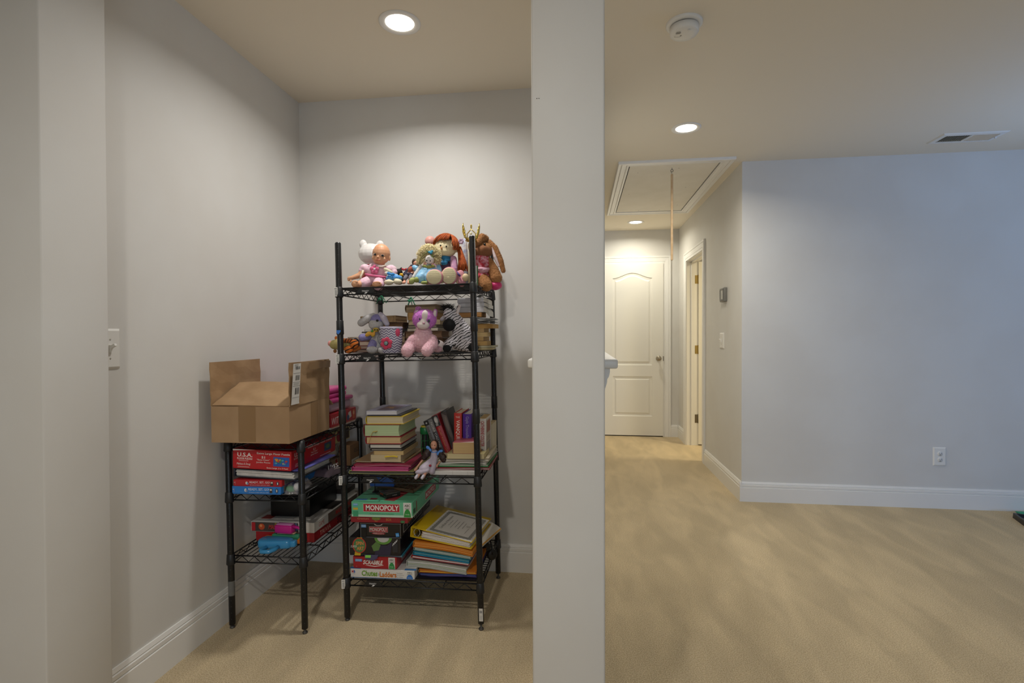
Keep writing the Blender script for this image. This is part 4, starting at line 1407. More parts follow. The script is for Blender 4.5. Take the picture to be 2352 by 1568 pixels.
# black headset-like gadget beside the pile
hx2 = at(1121, 1282, Yg + .22).x
hg_ = thing('headphones', 'small black headphones beside the paper pile', 'headphones', (hx2, Yg + .25, TZ(3, hx2)), (0, -TT, .5))
BK = M('black_plastic', '141414', .35)
for s_ in (-1, 1):
    obj('ear_cup', MB().lathe([(.020, 0), (.024, .004), (.024, .014), (.016, .018), (0, .018)], 18, T=Matrix.Translation((0, s_ * .032, .026)) @ Matrix.Rotation(-s_ * PI / 2, 4, 'X')), BK, hg_)
obj('headband', MB().tube([(0, .05 * math.cos(a), .030 + .055 * math.sin(a)) for a in [PI * i / 12 for i in range(13)]], .004, 8), BK, hg_)
# ================================================================= BOOKS
def book(label, loc, rot, w, h, t, cover, pages='d8c9a8', hard=True, spine_col=None, group=None, name='book', wear=0):
    """lying book: spine at -x, head at +y, thickness up; base centre at loc"""
    o = thing(name, label, 'book', loc, rot, group)
    c = C(cover, .4)
    b = .0025 if hard else .0008
    ov = .003 if hard else .0
    m = MB().box(-w / 2, w / 2, -h / 2, h / 2, 0, b).box(-w / 2, w / 2, -h / 2, h / 2, t - b, t)
    # rounded spine
    n = 6
    prof = [(-w / 2 - (.004 if hard else .001) * math.sin(PI * i / n), t * i / n) for i in range(n + 1)]
    prof = prof + [(x + b, z) for x, z in prof[::-1]]
    k = len(prof)
    vs = [(x, y, z) for y in (-h / 2, h / 2) for x, z in prof]
    m.add(vs, [(i, i + k, (i + 1) % k + k, (i + 1) % k) for i in range(k)] + [tuple(range(k)), tuple(range(2 * k - 1, k - 1, -1))])
    obj('cover', m, c, o)
    pb = MB()
    n = 5
    rnd = random.Random(sum(map(ord, label)))
    x1 = w / 2 - ov
    # page block with a slightly hollow fore edge and uneven layers
    vs, fs = [], []
    for i in range(n + 1):
        u = i / n
        z = b + (t - 2 * b) * u
        xx = x1 - (.004 * math.sin(PI * u) if hard else rnd.uniform(0, .0012))
        vs += [(-w / 2 + .002, -h / 2 + ov, z), (xx, -h / 2 + ov, z), (xx, h / 2 - ov, z), (-w / 2 + .002, h / 2 - ov, z)]
    for i in range(n):
        for j in range(4):
            a, a2 = i * 4 + j, i * 4 + (j + 1) % 4
            fs.append((a, a2, a2 + 4, a + 4))
    pb.add(vs, fs)
    obj('page_block', pb, pagemat(pages), o)
    return o


def pagemat(c):
    """paper edges: fine horizontal layering"""
    nm = 'pages_' + c
    if nm in _mats:
        return _mats[nm]
    m = M(nm, c, .85)
    nt = m.node_tree
    b = nt.nodes['Principled BSDF']
    tc = nt.nodes.new('ShaderNodeTexCoord')
    mp = nt.nodes.new('ShaderNodeMapping')
    mp.inputs['Scale'].default_value = (6, 6, 900)
    n = nt.nodes.new('ShaderNodeTexNoise')
    n.inputs['Scale'].default_value = 1
    n.inputs['Detail'].default_value = 1
    r = nt.nodes.new('ShaderNodeValToRGB')
    L = lin(c)
    r.color_ramp.elements[0].position = .3
    r.color_ramp.elements[1].position = .7
    r.color_ramp.elements[0].color = (L[0] * .82, L[1] * .80, L[2] * .76, 1)
    r.color_ramp.elements[1].color = L
    nt.links.new(tc.outputs['Object'], mp.inputs[0])
    nt.links.new(mp.outputs[0], n.inputs['Vector'])
    nt.links.new(n.outputs['Fac'], r.inputs[0])
    nt.links.new(r.outputs[0], b.inputs['Base Color'])
    return m


s3 = px(2.09)
Yb = 2.085
FLAT = (0, -TT, 0)


def lay(label, l, r, hp, z, depth, cover, pages, hard=True, Y=Yb, rz=0, py=1020):
    c, w = span(l, r, Y, py)
    t = hp * s3
    o = book(label, (c, Y + depth / 2, z), (0, -TT, rz), w, depth, t, cover, pages, hard)
    return o, w, t, z + t + .0005


# ---- third tier, left: folders and a stack of books
z = TZ(2, at(870, 1090, Yb).x)
c, w = span(801, 950, Yb, 1088)
folder('pale yellow green folder lying under the pink folders', 'paper_folder', c, Yb + .14, z, FLAT, w, .27, 6 * s3, 'a8a86a', 2, seed=41, sheetcols=['6f6a5a', '4a463f'])
z += 6 * s3 + .002
c, w = span(808, 938, Yb + .002, 1078)
folder('magenta folder under the left stack of books', 'paper_folder', c, Yb + .145, z, FLAT, w, .28, 8 * s3, 'c93f7f', 3, seed=42, sheetcols=['d8749f', 'b02f6a'])
z += 8 * s3 + .002
folder('dark red folder between pink folder and tan cover', 'paper_folder', c + .004, Yb + .145, z, (0, -TT, .03), w, .27, 5 * s3, '9a2f4a', 2, seed=43, sheetcols=['d890a0', 'a84a5f'])
z += 5 * s3 + .002
c, w = span(816, 932, Yb + .03, 1070)
folder('tan paper cover directly under the left stack of books', 'paper_folder', c, Yb + .165, z, (0, -TT, -.04), w, .26, 3 * s3, '9a7a50', 1, seed=44, sheetcols=['c9bda0'])
z += 3 * s3 + .002
Yk = Yb + .02
o, w, t, z = lay('worn cream paperback at the bottom of the left book stack', 851, 921, 16, z, .20, 'bfae8c', 'cdbd98', False, Yk)
sl = Print((0, -.1008, t * .72), (1, 0, 0), (0, 0, 1)) if False else None
o, w, t, z = lay('tan paperback second from bottom of the left book stack', 858, 927, 9, z, .20, 'b59a6e', 'c9ae7c', False, Yk)
sy = thing('yellow_slip', 'yellow paper slip poking out near the bottom of left stack', 'paper slip', (at(900, 1060, Yk).x, Yk - .004, z - t - .003), (0, .05, .1))
obj('slip', wavy(MB(), .055, .03, 0, .0012, .002, 3), C('d0b422'), sy)
sy.location.z = z - t - .0042
o, w, t, z = lay('thin book with charcoal cover in the left stack', 852, 924, 5, z, .19, '34302e', 'b8b0a0', True, Yk)
o, w, t, z = lay('white paged book with black cover in the left stack', 849, 922, 10, z, .21, '3a3634', 'd4d0c8', True, Yk)
o, w, t, z = lay('red covered book with cream pages in the left stack', 841, 922, 17, z, .21, 'a8343c', 'd5b98c', True, Yk)
o, w, t, z = lay('thick dark red book with pale green pages in left stack', 837, 919, 28, z, .225, '7c1f26', 'bcd0a4', True, Yk - .004)
rb = MB()
rb.tube([(-.030, -.1128, t * .28), (-.020, -.114, t * .46), (-.040, -.114, t * .40), (-.048, -.117, t * .1), (-.056, -.122, -.030)], .0045, 6, flat=.12)
obj('ribbon_bookmark', rb, M('gold_ribbon', 'd0a020', .4), o, label='gold ribbon bookmark')
o, w, t, z = lay('book with bright yellow cover near top of the left stack', 842, 928, 18, z, .23, 'd5b83a', 'd3c7a6', True, Yk)
o, w, t, z = lay('thin dark grey book under the topmost pale one', 846, 922, 3, z, .22, '3d3d40', '8f8b86', True, Yk)
o, w, t, z = lay('pale grey lavender picture book topmost on the left stack', 841, 912, 9, z, .20, '9a99b0', 'd0d0d8', False, Yk)
p = Print((0, 0, t), (1, 0, 0), (0, 1, 0))
p.rect(.01, 0, w * .62, .15, '6f6070').rect(.0, .01, w * .3, .05, '8f6a5a').disc(.012, -.01, .012, .010, 'c99a4a').rect(w * .45, 0, .004, .2, '55556a').lines(.0, -.085, w * .6, .012, 2, 'c5c5d2')
p.build(o)
stack_top = z

# ---- leaning and standing books
STAND = Matrix(((0, 0, 1), (1, 0, 0), (0, 1, 0)))       # spine to the front, head up


def stand(label, l, r, top, bot, Y, cover, pages, depth=.15, lean=0, hard=True, name='book', py=None):
    """standing book: spine left/right edges at its foot, top and foot rows in the photo"""
    a, b = at(l, bot, Y), at(r, bot, Y)
    H_ = (at((l + r) / 2, top, Y) - at((l + r) / 2, bot, Y)).z / math.cos(lean)
    T_ = b.x - a.x
    R_ = Matrix.Rotation(-lean, 3, 'Y') @ STAND
    base = V(((a.x + b.x) / 2, Y, min(a.z, b.z)))
    # local base centre: x = -w/2 at the spine, y = -h/2 at the foot, z = t/2 in the middle
    loc = base - R_ @ V((-depth / 2, -H_ / 2, T_ / 2))
    o = book(label, loc, R_, depth, H_, T_, cover, pages, hard, name=name)
    p = Print((-depth / 2 - (.0043 if hard else .0012), 0, T_ / 2), (0, -1, 0), (0, 0, 1))
    return o, p, H_, T_


fz = at(1000, 1068, 2.16)
ln = .37
Yl = 2.21
for args in (
    ('grey spined book leaning furthest left on the third tier', 1009, 1020, 966, 1062, '6f6c6c', 'c9c4ba', 'A'),
    ('charcoal spined book leaning second from the left', 1021, 1031, 962, 1062, '3c3a3d', 'c9c4ba', 'B'),
    ('red leaning biography with a black and white portrait', 1032, 1046, 954, 1062, '9a1f28', 'cfc3b0', 'C'),
    ('black photo cover book leaning rightmost of leaning ones', 1047, 1060, 944, 1060, '2a2626', 'a89c92', 'D'),
):
    lab, l, r, tp_, bt2, cv, pg, k = args
    o, p, H_, T_ = stand(lab, l, r, tp_, bt2, Yl if k != 'D' else Yl + .02, cv, pg, .15 if k != 'D' else .14, ln if k != 'D' else .30)
    if k == 'A':
        p.rect(-H_ * .44, 0, H_ * .11, T_ * .98, '131214').disc(-H_ * .44, 0, .004, .004, '9a9a9a').text('THE FIGHTING', -.12 * H_, 0, H_ * .48, T_ * .42, '2e2c2e')
    if k == 'B':
        p.rect(-H_ * .35, 0, H_ * .28, T_ * .98, '6a6868').text('NORA CALLING', -H_ * .14, 0, H_ * .56, T_ * .45, 'b5b2b0')
    if k == 'C':
        p.rect(-H_ * .385, 0, H_ * .22, T_ * .98, '1c1b1d').disc(-H_ * .40, .001, H_ * .075, T_ * .33, '8f8c8a').disc(-H_ * .40, -.001, H_ * .05, T_ * .22, 'b8b4b0').rect(-H_ * .31, -.002, H_ * .05, T_ * .4, '8a8886').text('HILLARY RODHAM CLINTON', .07 * H_, 0, H_ * .62, T_ * .30, 'c98a6a')
    if k == 'D':
        p.rect(0, 0, H_ * .96, T_ * .96, '3a3230').poly([(-H_ * .46, -T_ * .35), (-H_ * .30, -T_ * .42), (-.02, -T_ * .2), (.03, T_ * .1), (-.0, T_ * .38), (-H_ * .40, T_ * .36)], '5f5450').disc(-H_ * .25, T_ * .05, H_ * .14, T_ * .26, '6f625c', 14).rect(.06 * H_, 0, H_ * .1, T_ * .2, '4a403c')
    p.build(o, 'printed_spine')
    if k == 'D':
        p = Print((0, 0, 0), (1, 0, 0), (0, -1, 0))
        p.rect(-.01, -.0, .09, H_ * .86, '5f5450').poly([(-.04, -.08), (.03, -.03), (.02, .09), (-.03, .06)], '3a3130').disc(-.005, .03, .025, .05, '6f625c', 14)
        p.build(o, 'cover_photo')

zs = TZ(2, at(1060, 1050, 2.25).x)
Ys = 2.19
o, p, H_, T_ = stand('red standing novel with large white vertical title', 1043.5, 1061, 948, 1062, Ys, 'b5302a', 'cdbfa8', .15)
p.text('THE', -H_ * .44, 0, T_ * .18, T_ * .55, 'd9c8b8', rot=PI / 2) if False else p.text('VANQUISHED', -.06 * H_, 0, H_ * .60, T_ * .55, 'e0d5c8', bold=.01)
p.face((-.15 / 2 - .0043, H_ * .42, T_ / 2), (0, 0, 1), (0, 1, 0)).text('THE', 0, 0, T_ * .55, .007, 'e0d5c8')
p.build(o, 'printed_spine')
o, p, H_, T_ = stand('purple standing novel with pale lettering beside the red one', 1063.5, 1083, 950, 1062, Ys, '47218a', 'd5d0c4', .15)
p.text('Gayle Trouvaille', -.23 * H_, .0, H_ * .44, T_ * .48, '9a8fb5').disc(.03 * H_, 0, .008, .008, 'b09a6a').text('B', .03 * H_, 0, .006, .008, '4a2a5a')
p.build(o, 'printed_spine')
o, p, H_, T_ = stand('white spined paperback with red lettering right of front post', 1100, 1116, 961, 1058, 2.16, 'd8d4cf', 'c2a878', .13, hard=False)
p.text('CATHERINE COULTER', -.14 * H_, .001, H_ * .60, T_ * .50, 'b32a34', bold=.02).poly([(.12 * H_, -T_ * .48), (.5 * H_, -T_ * .48), (.5 * H_, T_ * .2), (.30 * H_, T_ * .1)], 'b5794a').text('AFTERSHOCK', .34 * H_, .0, H_ * .26, T_ * .36, '2a2624', bold=.02)
p.build(o, 'printed_spine')
p = Print((0, 0, T_), (1, 0, 0), (0, 1, 0))
p.rect(0, 0, .10, H_ * .9, 'b5a89a').rect(.0, .05, .08, .05, '9a5a4a').rect(0, -.04, .09, .05, '8a8480').lines(0, 0, .08, .02, 3, '6a5a50')
p.build(o, 'cover_print')
o, p, H_, T_ = stand('cream paperback standing rightmost by the rear post', 1120, 1131, 974, 1056, 2.30, 'cfc4a8', 'bfae88', .12, hard=False)
p.text('IN', -.42 * H_, 0, .010, T_ * .5, '4a443a').text('THE GARDEN OF BEASTS', -.05 * H_, 0, H_ * .5, T_ * .32, '8a7f68').rect(.18 * H_, 0, .008, T_ * .6, '6a604f').text('LARSON', .36 * H_, 0, H_ * .18, T_ * .3, '8a7f68')
p.build(o, 'printed_spine')
gl = thing('glass_tumbler', 'small clear plastic tumbler standing behind the white paperback', 'tumbler', (at(1108, 960, 2.42).x, 2.44, TZ(2, -.42)), FLAT)
obj('tumbler_wall', MB().lathe([(.020, 0), (.028, .20), (.0265, .20), (.0185, .003), (0, .003)], 20), M('clear_plastic', 'e0e6e6', .05, trans=.9, alpha=.4), gl)
obj('tumbler_band', MB().lathe([(.0268, .165), (.0285, .19)], 20, caps=False), C('7f9aa0'), gl)

# ---- third tier, right: papers and paperbacks lying flat
z = TZ(2, at(1040, 1090, Yb).x)
Yp = Yb + .004
c, w = span(988, 1092, Yp, 1090)
wb_ = thing('white_box', 'flat white paper box at the bottom right of third tier', 'box', (c, Yp + .13, z), FLAT)
obj('box_body', MB().rbox(-w / 2, w / 2, -.13, .13, 0, 9 * s3, .001, 1, sm=False), C('d5d2cd'), wb_)
p = Print((0, -.13, 4.5 * s3), (1, 0, 0), (0, 0, 1))
p.rect(-.0, 0, .0008, 8 * s3, '9a9792').rect(w * .33, 0, .0008, 8 * s3, '9a9792')
p.build(wb_)
z += 9 * s3 + .001
rows = [('red and white magazines lying on the flat white box', 995, 1122, 5, '9a3038', ['d2cec8', '8f3038'], .02), ('green folder in the right paper pile', 998, 1120, 6, '3f7a4c', ['4f8a5a', 'c9c9bc'], .0),
        ('white papers above the green folder', 1000, 1118, 5, 'd0ccc4', ['d8d4cc', 'bfb8ac'], -.03), ('cream papers topmost of the right paper pile', 1003, 1120, 6, 'c5b9a0', ['d5d0c6', 'b5a890'], .02)]
for i, (lab, l, r, hp, cv, cols, rz) in enumerate(rows):
    c, w = span(l, r, Yp + .006, 1078)
    folder(lab, 'paper_folder', c, Yp + .145, z, (0, -TT, rz), w, .25, hp * s3, cv, 2, seed=60 + i, sheetcols=cols)
    z += hp * s3 + .0022
ol, w, t, z2 = lay('wide cream paperback beneath the thick tan one', 1026, 1112, 11, z, .125, 'b5a878', 'cdbf96', False, Yp + .008)
o, w, t, z3 = lay('thick tan paged paperback with a dusty pink cover', 1040, 1098, 25, z2, .115, 'b5606a', 'c7a877', False, Yp + .010)
p = Print((0, 0, t), (1, 0, 0), (0, 1, 0))
p.poly([(-w * .3, -.057), (w * .5, -.057), (w * .5, -.03)], 'cfc5b5').rect(0, .02, w * .7, .03, 'a04a5a')
p.build(o)

# ---- green lantern-like toy between the stacks
gx_ = at(968, 1010, 2.20).x
gz_ = TZ(2, gx_) + 24 * s3
lt = thing('toy_lantern', 'small green capped toy lantern between the book stacks', 'toy lantern', (gx_ + .002, 2.26, gz_ + .0), FLAT)
LGR = M('green_lantern', '176b3a', .35)
obj('lantern_cap', MB().lathe([(.022, .095), (.024, .097), (.024, .122), (.019, .126), (0, .127)], 20), LGR, lt)
obj('yellow_rim', MB().lathe([(.020, .126), (.0205, .131), (.016, .133)], 20, caps=False), C('b5a03a'), lt)
m = MB()
for i in range(8):
    a = 2 * PI * i / 8
    m.tube([(.021 * math.cos(a), .021 * math.sin(a), .002), (.021 * math.cos(a), .021 * math.sin(a), .096)], .0012, 6)
for zq in (.004, .034, .066):
    m.tube([(.021 * math.cos(2 * PI * i / 18), .021 * math.sin(2 * PI * i / 18), zq) for i in range(18)], .0013, 6, closed=True)
obj('wire_cage', m, LGR, lt)
obj('dark_core', MB().lathe([(.016, 0), (.016, .094)], 16), C('0e1110'), lt)

# ---- second tier: stacks of books at the back
def pile(where, lev, Yf, depth, items, py=780, z0=None):
    z = TZ(lev, at((items[0][0] + items[0][1]) / 2, py, Yf).x) if z0 is None else z0
    k = px(Yf)
    for (l, r, hp, cv, pg, hard, rz, lab) in items:
        c, w = span(l, r, Yf, py)
        book(lab + ' ' + where, (c, Yf + depth / 2, z), (0, -TT, rz), w, depth, hp * k, cv, pg, hard)
        z += hp * k + .0006
    return z


# (left, right, thickness, cover, pages, hard, turn)
pile('behind the orange plush', 1, 2.29, .17, [
    (792, 862, 8, '3a2a28', 'a08a80', True, .03, 'dark bottom book'), (794, 860, 8, '7f4a48', 'b09a8c', True, -.02, 'dull red book'), (792, 861, 8, '8f8078', 'b8a494', False, .0, 'grey brown book'),
    (796, 858, 5, '6a3030', 'a89488', True, .04, 'thin maroon book'), (800, 858, 6, 'a89888', 'b8a898', False, -.03, 'pale top book')])
zq = pile('in the stack behind lavender bunny', 1, 2.33, .15, [
    (868, 932, 20, '5a4436', '9a866c', True, .02, 'fat brown bottom book'), (866, 930, 14, '6f5a48', 'a8967c', False, -.02, 'grey brown book')], z0=None)
pile('topping the stack behind lavender bunny', 1, 2.33, .15, [
    (838, 905, 9, '2a2422', '9c7a4c', True, .0, 'black edged tan book'), (832, 915, 3, '4a4640', '8f8a80', True, .02, 'slim grey book'), (838, 922, 5, 'b5b2ae', 'c0bcb4', False, -.02, 'white paged book'), (852, 926, 14, '4f3626', '6f5238', True, .03, 'dark brown book'), (829, 911, 15, '8a6c4a', '8f7450', False, -.03, 'tan topmost book')], z0=zq)
zq = pile('in the stack behind pink cat', 1, 2.34, .15, [
    (928, 1010, 20, '7a5248', 'a08874', True, .0, 'reddish bottom book'), (932, 1020, 9, '4a3226', '6f543c', True, -.02, 'dark brown flat book'), (930, 1016, 16, '553a28', '775a40', True, .02, 'brown book')])
pile('near the top of the stack behind pink cat', 1, 2.34, .15, [
    (936, 1006, 6, 'b8b0a2', 'c5bba8', False, .0, 'cream flat book'), (936, 1004, 7, '26221f', 'b0a590', True, .02, 'black edged cream book'), (939, 1012, 11, 'a59478', 'b8a684', False, -.02, 'worn cream book'),
    (936, 1003, 17, '8a6236', '94703f', False, .03, 'orange brown book'), (933, 1005, 17, '75624c', '8a765c', True, -.04, 'grey brown topmost book')], z0=zq)
zq = pile('in the stack behind the zebra', 1, 2.36, .13, [
    (1086, 1130, 5, 'b8a878', 'c9bc94', False, .05, 'yellowed bottom booklet'), (1090, 1132, 4, 'b5b08f', 'cfc8a8', False, -.06, 'pale booklet'), (1084, 1118, 10, 'b58a50', 'c9a468', False, .04, 'tan paperback'), (1082, 1112, 9, 'b08a58', 'c2a06a', False, -.04, 'narrow tan paperback'),
    (1086, 1118, 10, 'b59868', 'c8ac78', False, .08, 'pale tan paperback'), (1084, 1112, 8, 'a8865a', 'bfa070', False, .0, 'small brown paperback'), (1088, 1134, 10, 'bf9450', 'c79c5c', False, -.05, 'wide tan paperback')])
k = px(2.36)
cc, cw = span(1078, 1136, 2.35, 755)
pp = thing('loose_papers', 'loose white papers on the tan paperbacks behind zebra', 'papers', (cc, 2.35 + .065, zq), FLAT)
for i in range(5):
    obj('sheet', wavy(MB(), cw - .008 * (i % 2), .13 + .004 * (i % 3), i * 3 * k, .0022, .001, 70 + i), C(['d8d6d0', '8f8d8a', 'dddbd6', 'a8a6a2', 'd5d2cc'][i], .8), pp)
zq += 15 * k
cc, cw = span(1052, 1106, 2.355, 745)
ob_ = thing('tan_box', 'flat tan box beneath the white paper reams', 'box', (cc, 2.355 + .06, zq), FLAT)
obj('box_body', MB().rbox(-cw / 2, cw / 2, -.06, .06, 0, 10 * k, .001, 1, sm=False), C('b07f45', .6), ob_)
zq += 10 * k + .0008
for i, (l, r, hp, lab) in enumerate(((1050, 1122, 12, 'lowest white paper ream with a curled end behind zebra'), (1052, 1122, 9, 'middle white paper ream behind the zebra'), (1050, 1120, 11, 'topmost white paper ream behind the zebra'))):
    cc, cw = span(l, r, 2.355, 720)
    rm = thing('paper_ream', lab, 'paper ream', (cc, 2.355 + .06, zq), (0, -TT, .02 * (i - 1)))
    obj('wrapper', MB().rbox(-cw / 2, cw / 2 - .02, -.06, .06, 0, hp * k, .002, 1, sm=False), C(['c9c8ca', 'cfcfd2', 'd2d2d6'][i], .5), rm)
    m = MB()
    n = 8
    vs, fs = [], []
    for j in range(n + 1):
        u = j / n
        dz = -(.010 + .012 * (i == 0)) * u ** 2
        for y in (-.058, .058):
            for q in (.002, hp * k - .001):
                vs.append((cw / 2 - .022 + u * .024, y, q + dz * (1 if i != 0 else 1)))
    for j in range(n):
        b_ = j * 4
        fs += [(b_, b_ + 4, b_ + 6, b_ + 2), (b_ + 1, b_ + 3, b_ + 7, b_ + 5), (b_, b_ + 1, b_ + 5, b_ + 4), (b_ + 2, b_ + 6, b_ + 7, b_ + 3)]
    fs += [(n * 4, n * 4 + 1, n * 4 + 3, n * 4 + 2)]
    m.add(vs, fs)
    obj('curled_end', m, C('d8d4c8', .7), rm)
    zq += hp * k + .0006
cc, cw = span(1086, 1122, 2.37, 703)
fs_ = thing('folded_sheet', 'white folded sheet tented on top of the paper reams', 'paper sheet', (cc, 2.42, zq), (0, -TT, 0))
obj('sheet', MB().prism([(-cw / 2, 0), (-cw * .05, .017), (cw / 2, .002), (cw / 2, .0008), (-cw * .05, .0155), (-cw / 2 + .002, 0)], -.09, (0, -.045, 0), (1, 0, 0), (0, 0, 1)), C('c9c8c4', .7), fs_)
# ================================================================= TOYS
class Toy:
    """soft toy or doll measured from the photo: positions at photo rows/columns on depth planes, sizes in photo pixels"""

    def __init__(s, name, label, cat, ax, Y, lev, dz=0):
        s.Y = Y
        s.s = px(Y)
        x = at(ax, 700, Y).x
        s.o = V((x, Y, shelf_point(TALL, lev, x) + dz))
        s.t = thing(name, label, cat, s.o)

    def L(s, x, y, d=0):
        return at(x, y, s.Y + d * s.s) - s.o

    def mb(s, prims):
        m = MB()
        for p in prims:
            if p[0] == 'e':                       # ellipsoid: x, y, depth, rx, ry, rz, roll
                _, x, y, d, rx, ry, rz = p[:7]
                m.ell(s.L(x, y, d), (rx * s.s, ry * s.s, rz * s.s), (0, p[7], 0) if len(p) > 7 else None)
            elif p[0] == 'c':                     # limb: two ends with radii
                a, b = p[1], p[2]
                m.cap(s.L(*a[:3]), a[3] * s.s, s.L(*b[:3]), b[3] * s.s)
            elif p[0] == 'h':                     # strand through points
                pts = [s.L(*q) for q in p[1]]
                r = p[2]
                m.tube(pts, [r * s.s * (1 - .6 * i / (len(pts) - 1)) for i in range(len(pts))] if len(p) < 4 else r * s.s, 5)
        return m

    def part(s, name, prims, mat, voxel=None, disp=0, smooth=3, parent=None, dsc=.01, kind=None, flat=None):
        m = prims if isinstance(prims, MB) else s.mb(prims)
        o = obj(name, m, mat, parent or s.t, kind=kind)
        if voxel:
            soft(o, voxel, smooth, disp, dsc)
        return o

    def fur(s, o, n, length, mat, width=.0004, droop=.3, jitter=.45, seed=1, name='fur', keep=None):
        me = bake_now(o) if o.modifiers else o.data
        m = scatter([(me, None)], n, length, width, droop, jitter, seed)
        f = obj(name, m, mat, o, kind='stuff')
        return f


def hand(L0, L1, r):
    """five fingers beyond a wrist, in photo pixels: L0 wrist, L1 direction point"""
    (x0, y0, d0), (x1, y1, d1) = L0, L1
    dx, dy = x1 - x0, y1 - y0
    n = math.hypot(dx, dy) or 1
    ux, uy = dx / n, dy / n
    out = [('e', x0 + ux * 2, y0 + uy * 2, d0, r * 1.3, r * .9, r * 1.15)]
    for k, (off, ln_) in enumerate(((-1.0, 4.4), (-.35, 5.2), (.35, 5.0), (1.0, 4.0))):
        bx, by = x0 + ux * 3.5 - uy * off * r * .8, y0 + uy * 3.5 + ux * off * r * .8
        out.append(('c', (bx, by, d0 - 1, r * .42), (bx + ux * ln_ * .8, by + uy * ln_ * .8 + .8, d0 - 2.5, r * .36)))
    out.append(('c', (x0 + ux * 1 - uy * -1.3 * r, y0 + uy - ux * 1.3 * r, d0 - 2, r * .42), (x0 + ux * 4 - uy * -1.7 * r, y0 + uy * 4 - ux * 1.9 * r, d0 - 4, r * .36)))
    return out


SKIN = M('doll_vinyl', 'd9a27c', .45, c2='d59a73', ns=12)
SKIN2 = M('doll_vinyl_pale', 'dfa084', .5)
CLOTHC = M('cream_cloth', 'd9d0b4', .9, bump=.25, bs=220)
BLACKEYE = M('eye_black', '0d0d10', .12)
WHITEP = M('white_gloss_plastic', 'e6e2de', .18, coat=.4)

# ---- bald baby doll
b = Toy('baby_doll', 'bald baby doll in pink clothes sitting at left of top tier', 'doll', 860, 2.165, 0)
skin = [('e', 876, 583, 0, 20, 21, 23), ('e', 871, 595, -7, 14.5, 13, 12.5), ('e', 870, 579, -8, 13, 12, 9), ('e', 860, 592, -12, 6, 5, 5), ('e', 880, 595, -13, 6, 5, 5), ('e', 867.5, 590, -21.5, 2.8, 3, 2.6), ('e', 868, 597, -18, 4.5, 3, 2), ('e', 894, 593, 2, 3, 4.5, 6.5),
        ('c', (875, 604, 0, 9), (872, 616, 2, 10)), ('e', 866, 628, 3, 19, 15, 22),
        ('c', (838, 617, 0, 8), (827, 632, -6, 7)), ('c', (827, 632, -6, 7), (808, 638, -16, 4.6)),
        ('c', (856, 646, -2, 12), (830, 651, -30, 9)), ('c', (830, 651, -30, 8), (820, 654, -42, 7)), ('e', 816, 652, -46, 8.5, 9, 8.5),
        ('c', (872, 646, -2, 12), (870, 654, -32, 9)), ('e', 866, 653, -46, 11, 9, 7)]
skin += hand((806, 638.5, -17), (798, 641, -20), 4.4)
for k in range(5):
    skin.append(('e', 810 + k * 2.6, 645.5 + abs(k - 2) * .6, -52, 1.7, 2.2, 1.8))
    skin.append(('e', 858 + k * 3.6, 647.5 + abs(k - 2) * .5, -53, 2, 2.2, 1.8))
body = b.part('body', skin, SKIN, .0020, smooth=8)
for x, y in ((861.5, 584), (878.5, 586.5)):
    b.part('eye', [('e', x, y, -17.2 if x < 870 else -16.6, 3.9, 3.0, 2.6)], C('c9bdb2', .15))
    b.part('iris', [('e', x + .2, y + .2, -18.6 if x < 870 else -18.0, 3.0, 2.4, 2.7)], C('26282a', .1))
b.part('mouth', [('h', [(862.5, 596.5, -20.5), (866, 597.2, -22), (870, 597.4, -22), (873.5, 597, -20.5)], .9, 0)], C('b5584a', .4))
PK1 = M('pink_white_fabric', 'e6c6d0', .85, c2='dfb2c4', ns=70, bump=.2, bs=90)
PK2 = M('pink_fabric', 'd8688f', .8)
b.part('dress_top', [('e', 866, 624, 2, 25, 19, 19), ('e', 866, 614, 2, 22, 15, 11), ('e', 838, 617, 0, 12, 11, 11), ('e', 832, 622, -2, 8, 9, 7), ('e', 898, 619, 2, 13, 12, 11), ('e', 905, 625, 0, 8, 9, 7)], PK1, .0028, disp=.003, dsc=.02)
b.part('pants', [('e', 862, 642, 0, 26, 20, 11), ('c', (850, 644, -6, 13), (834, 651, -28, 11)), ('c', (872, 645, -6, 14), (869, 655, -30, 12))], PK1, .0028, disp=.003, dsc=.02)
b.part('belt', [('h', [(839, 630, -14), (850, 632, -20), (862, 633.5, -22), (874, 635, -19), (886, 637, -12)], 2.6, 0)], PK2)
for k in range(5):
    a = PI / 2 + 2 * PI * k / 5
    b.part('flower_petal', [('e', 860 + 6.2 * math.cos(a), 619 - 6.2 * math.sin(a), -20 + (3 if k == 0 else 0), 5, 2.2, 5)], PK2)
b.part('flower_centre', [('e', 860, 617.5, -22.5, 2.6, 1.6, 2.6)], C('e8e2e4'))
b.part('collar', [('h', [(858, 610, -12), (866, 612, -17), (878, 612, -17), (886, 609, -10)], 2, 0)], C('d8c9bc'))
b.part('cream_strap', [('h', [(834, 621, -12), (832, 628, -16), (829, 634, -18), (827, 640, -20)], 2.6, 0)], CLOTHC)

# ---- plain white toy behind it
w_ = Toy('white_toy', 'glossy white toy with rounded head half hidden by the bald doll', 'toy', 850, 2.33, 0)
w_.part('body', [('e', 852, 583, 0, 29, 24, 24), ('e', 834, 561, 2, 9, 7, 11), ('e', 873, 562, 2, 9, 7, 10), ('e', 852, 628, 0, 22, 18, 26)], WHITEP, .003, smooth=4)
w_.part('red_vest', [('e', 852, 626, 0, 25, 21, 22)], C('b82c36', .4))

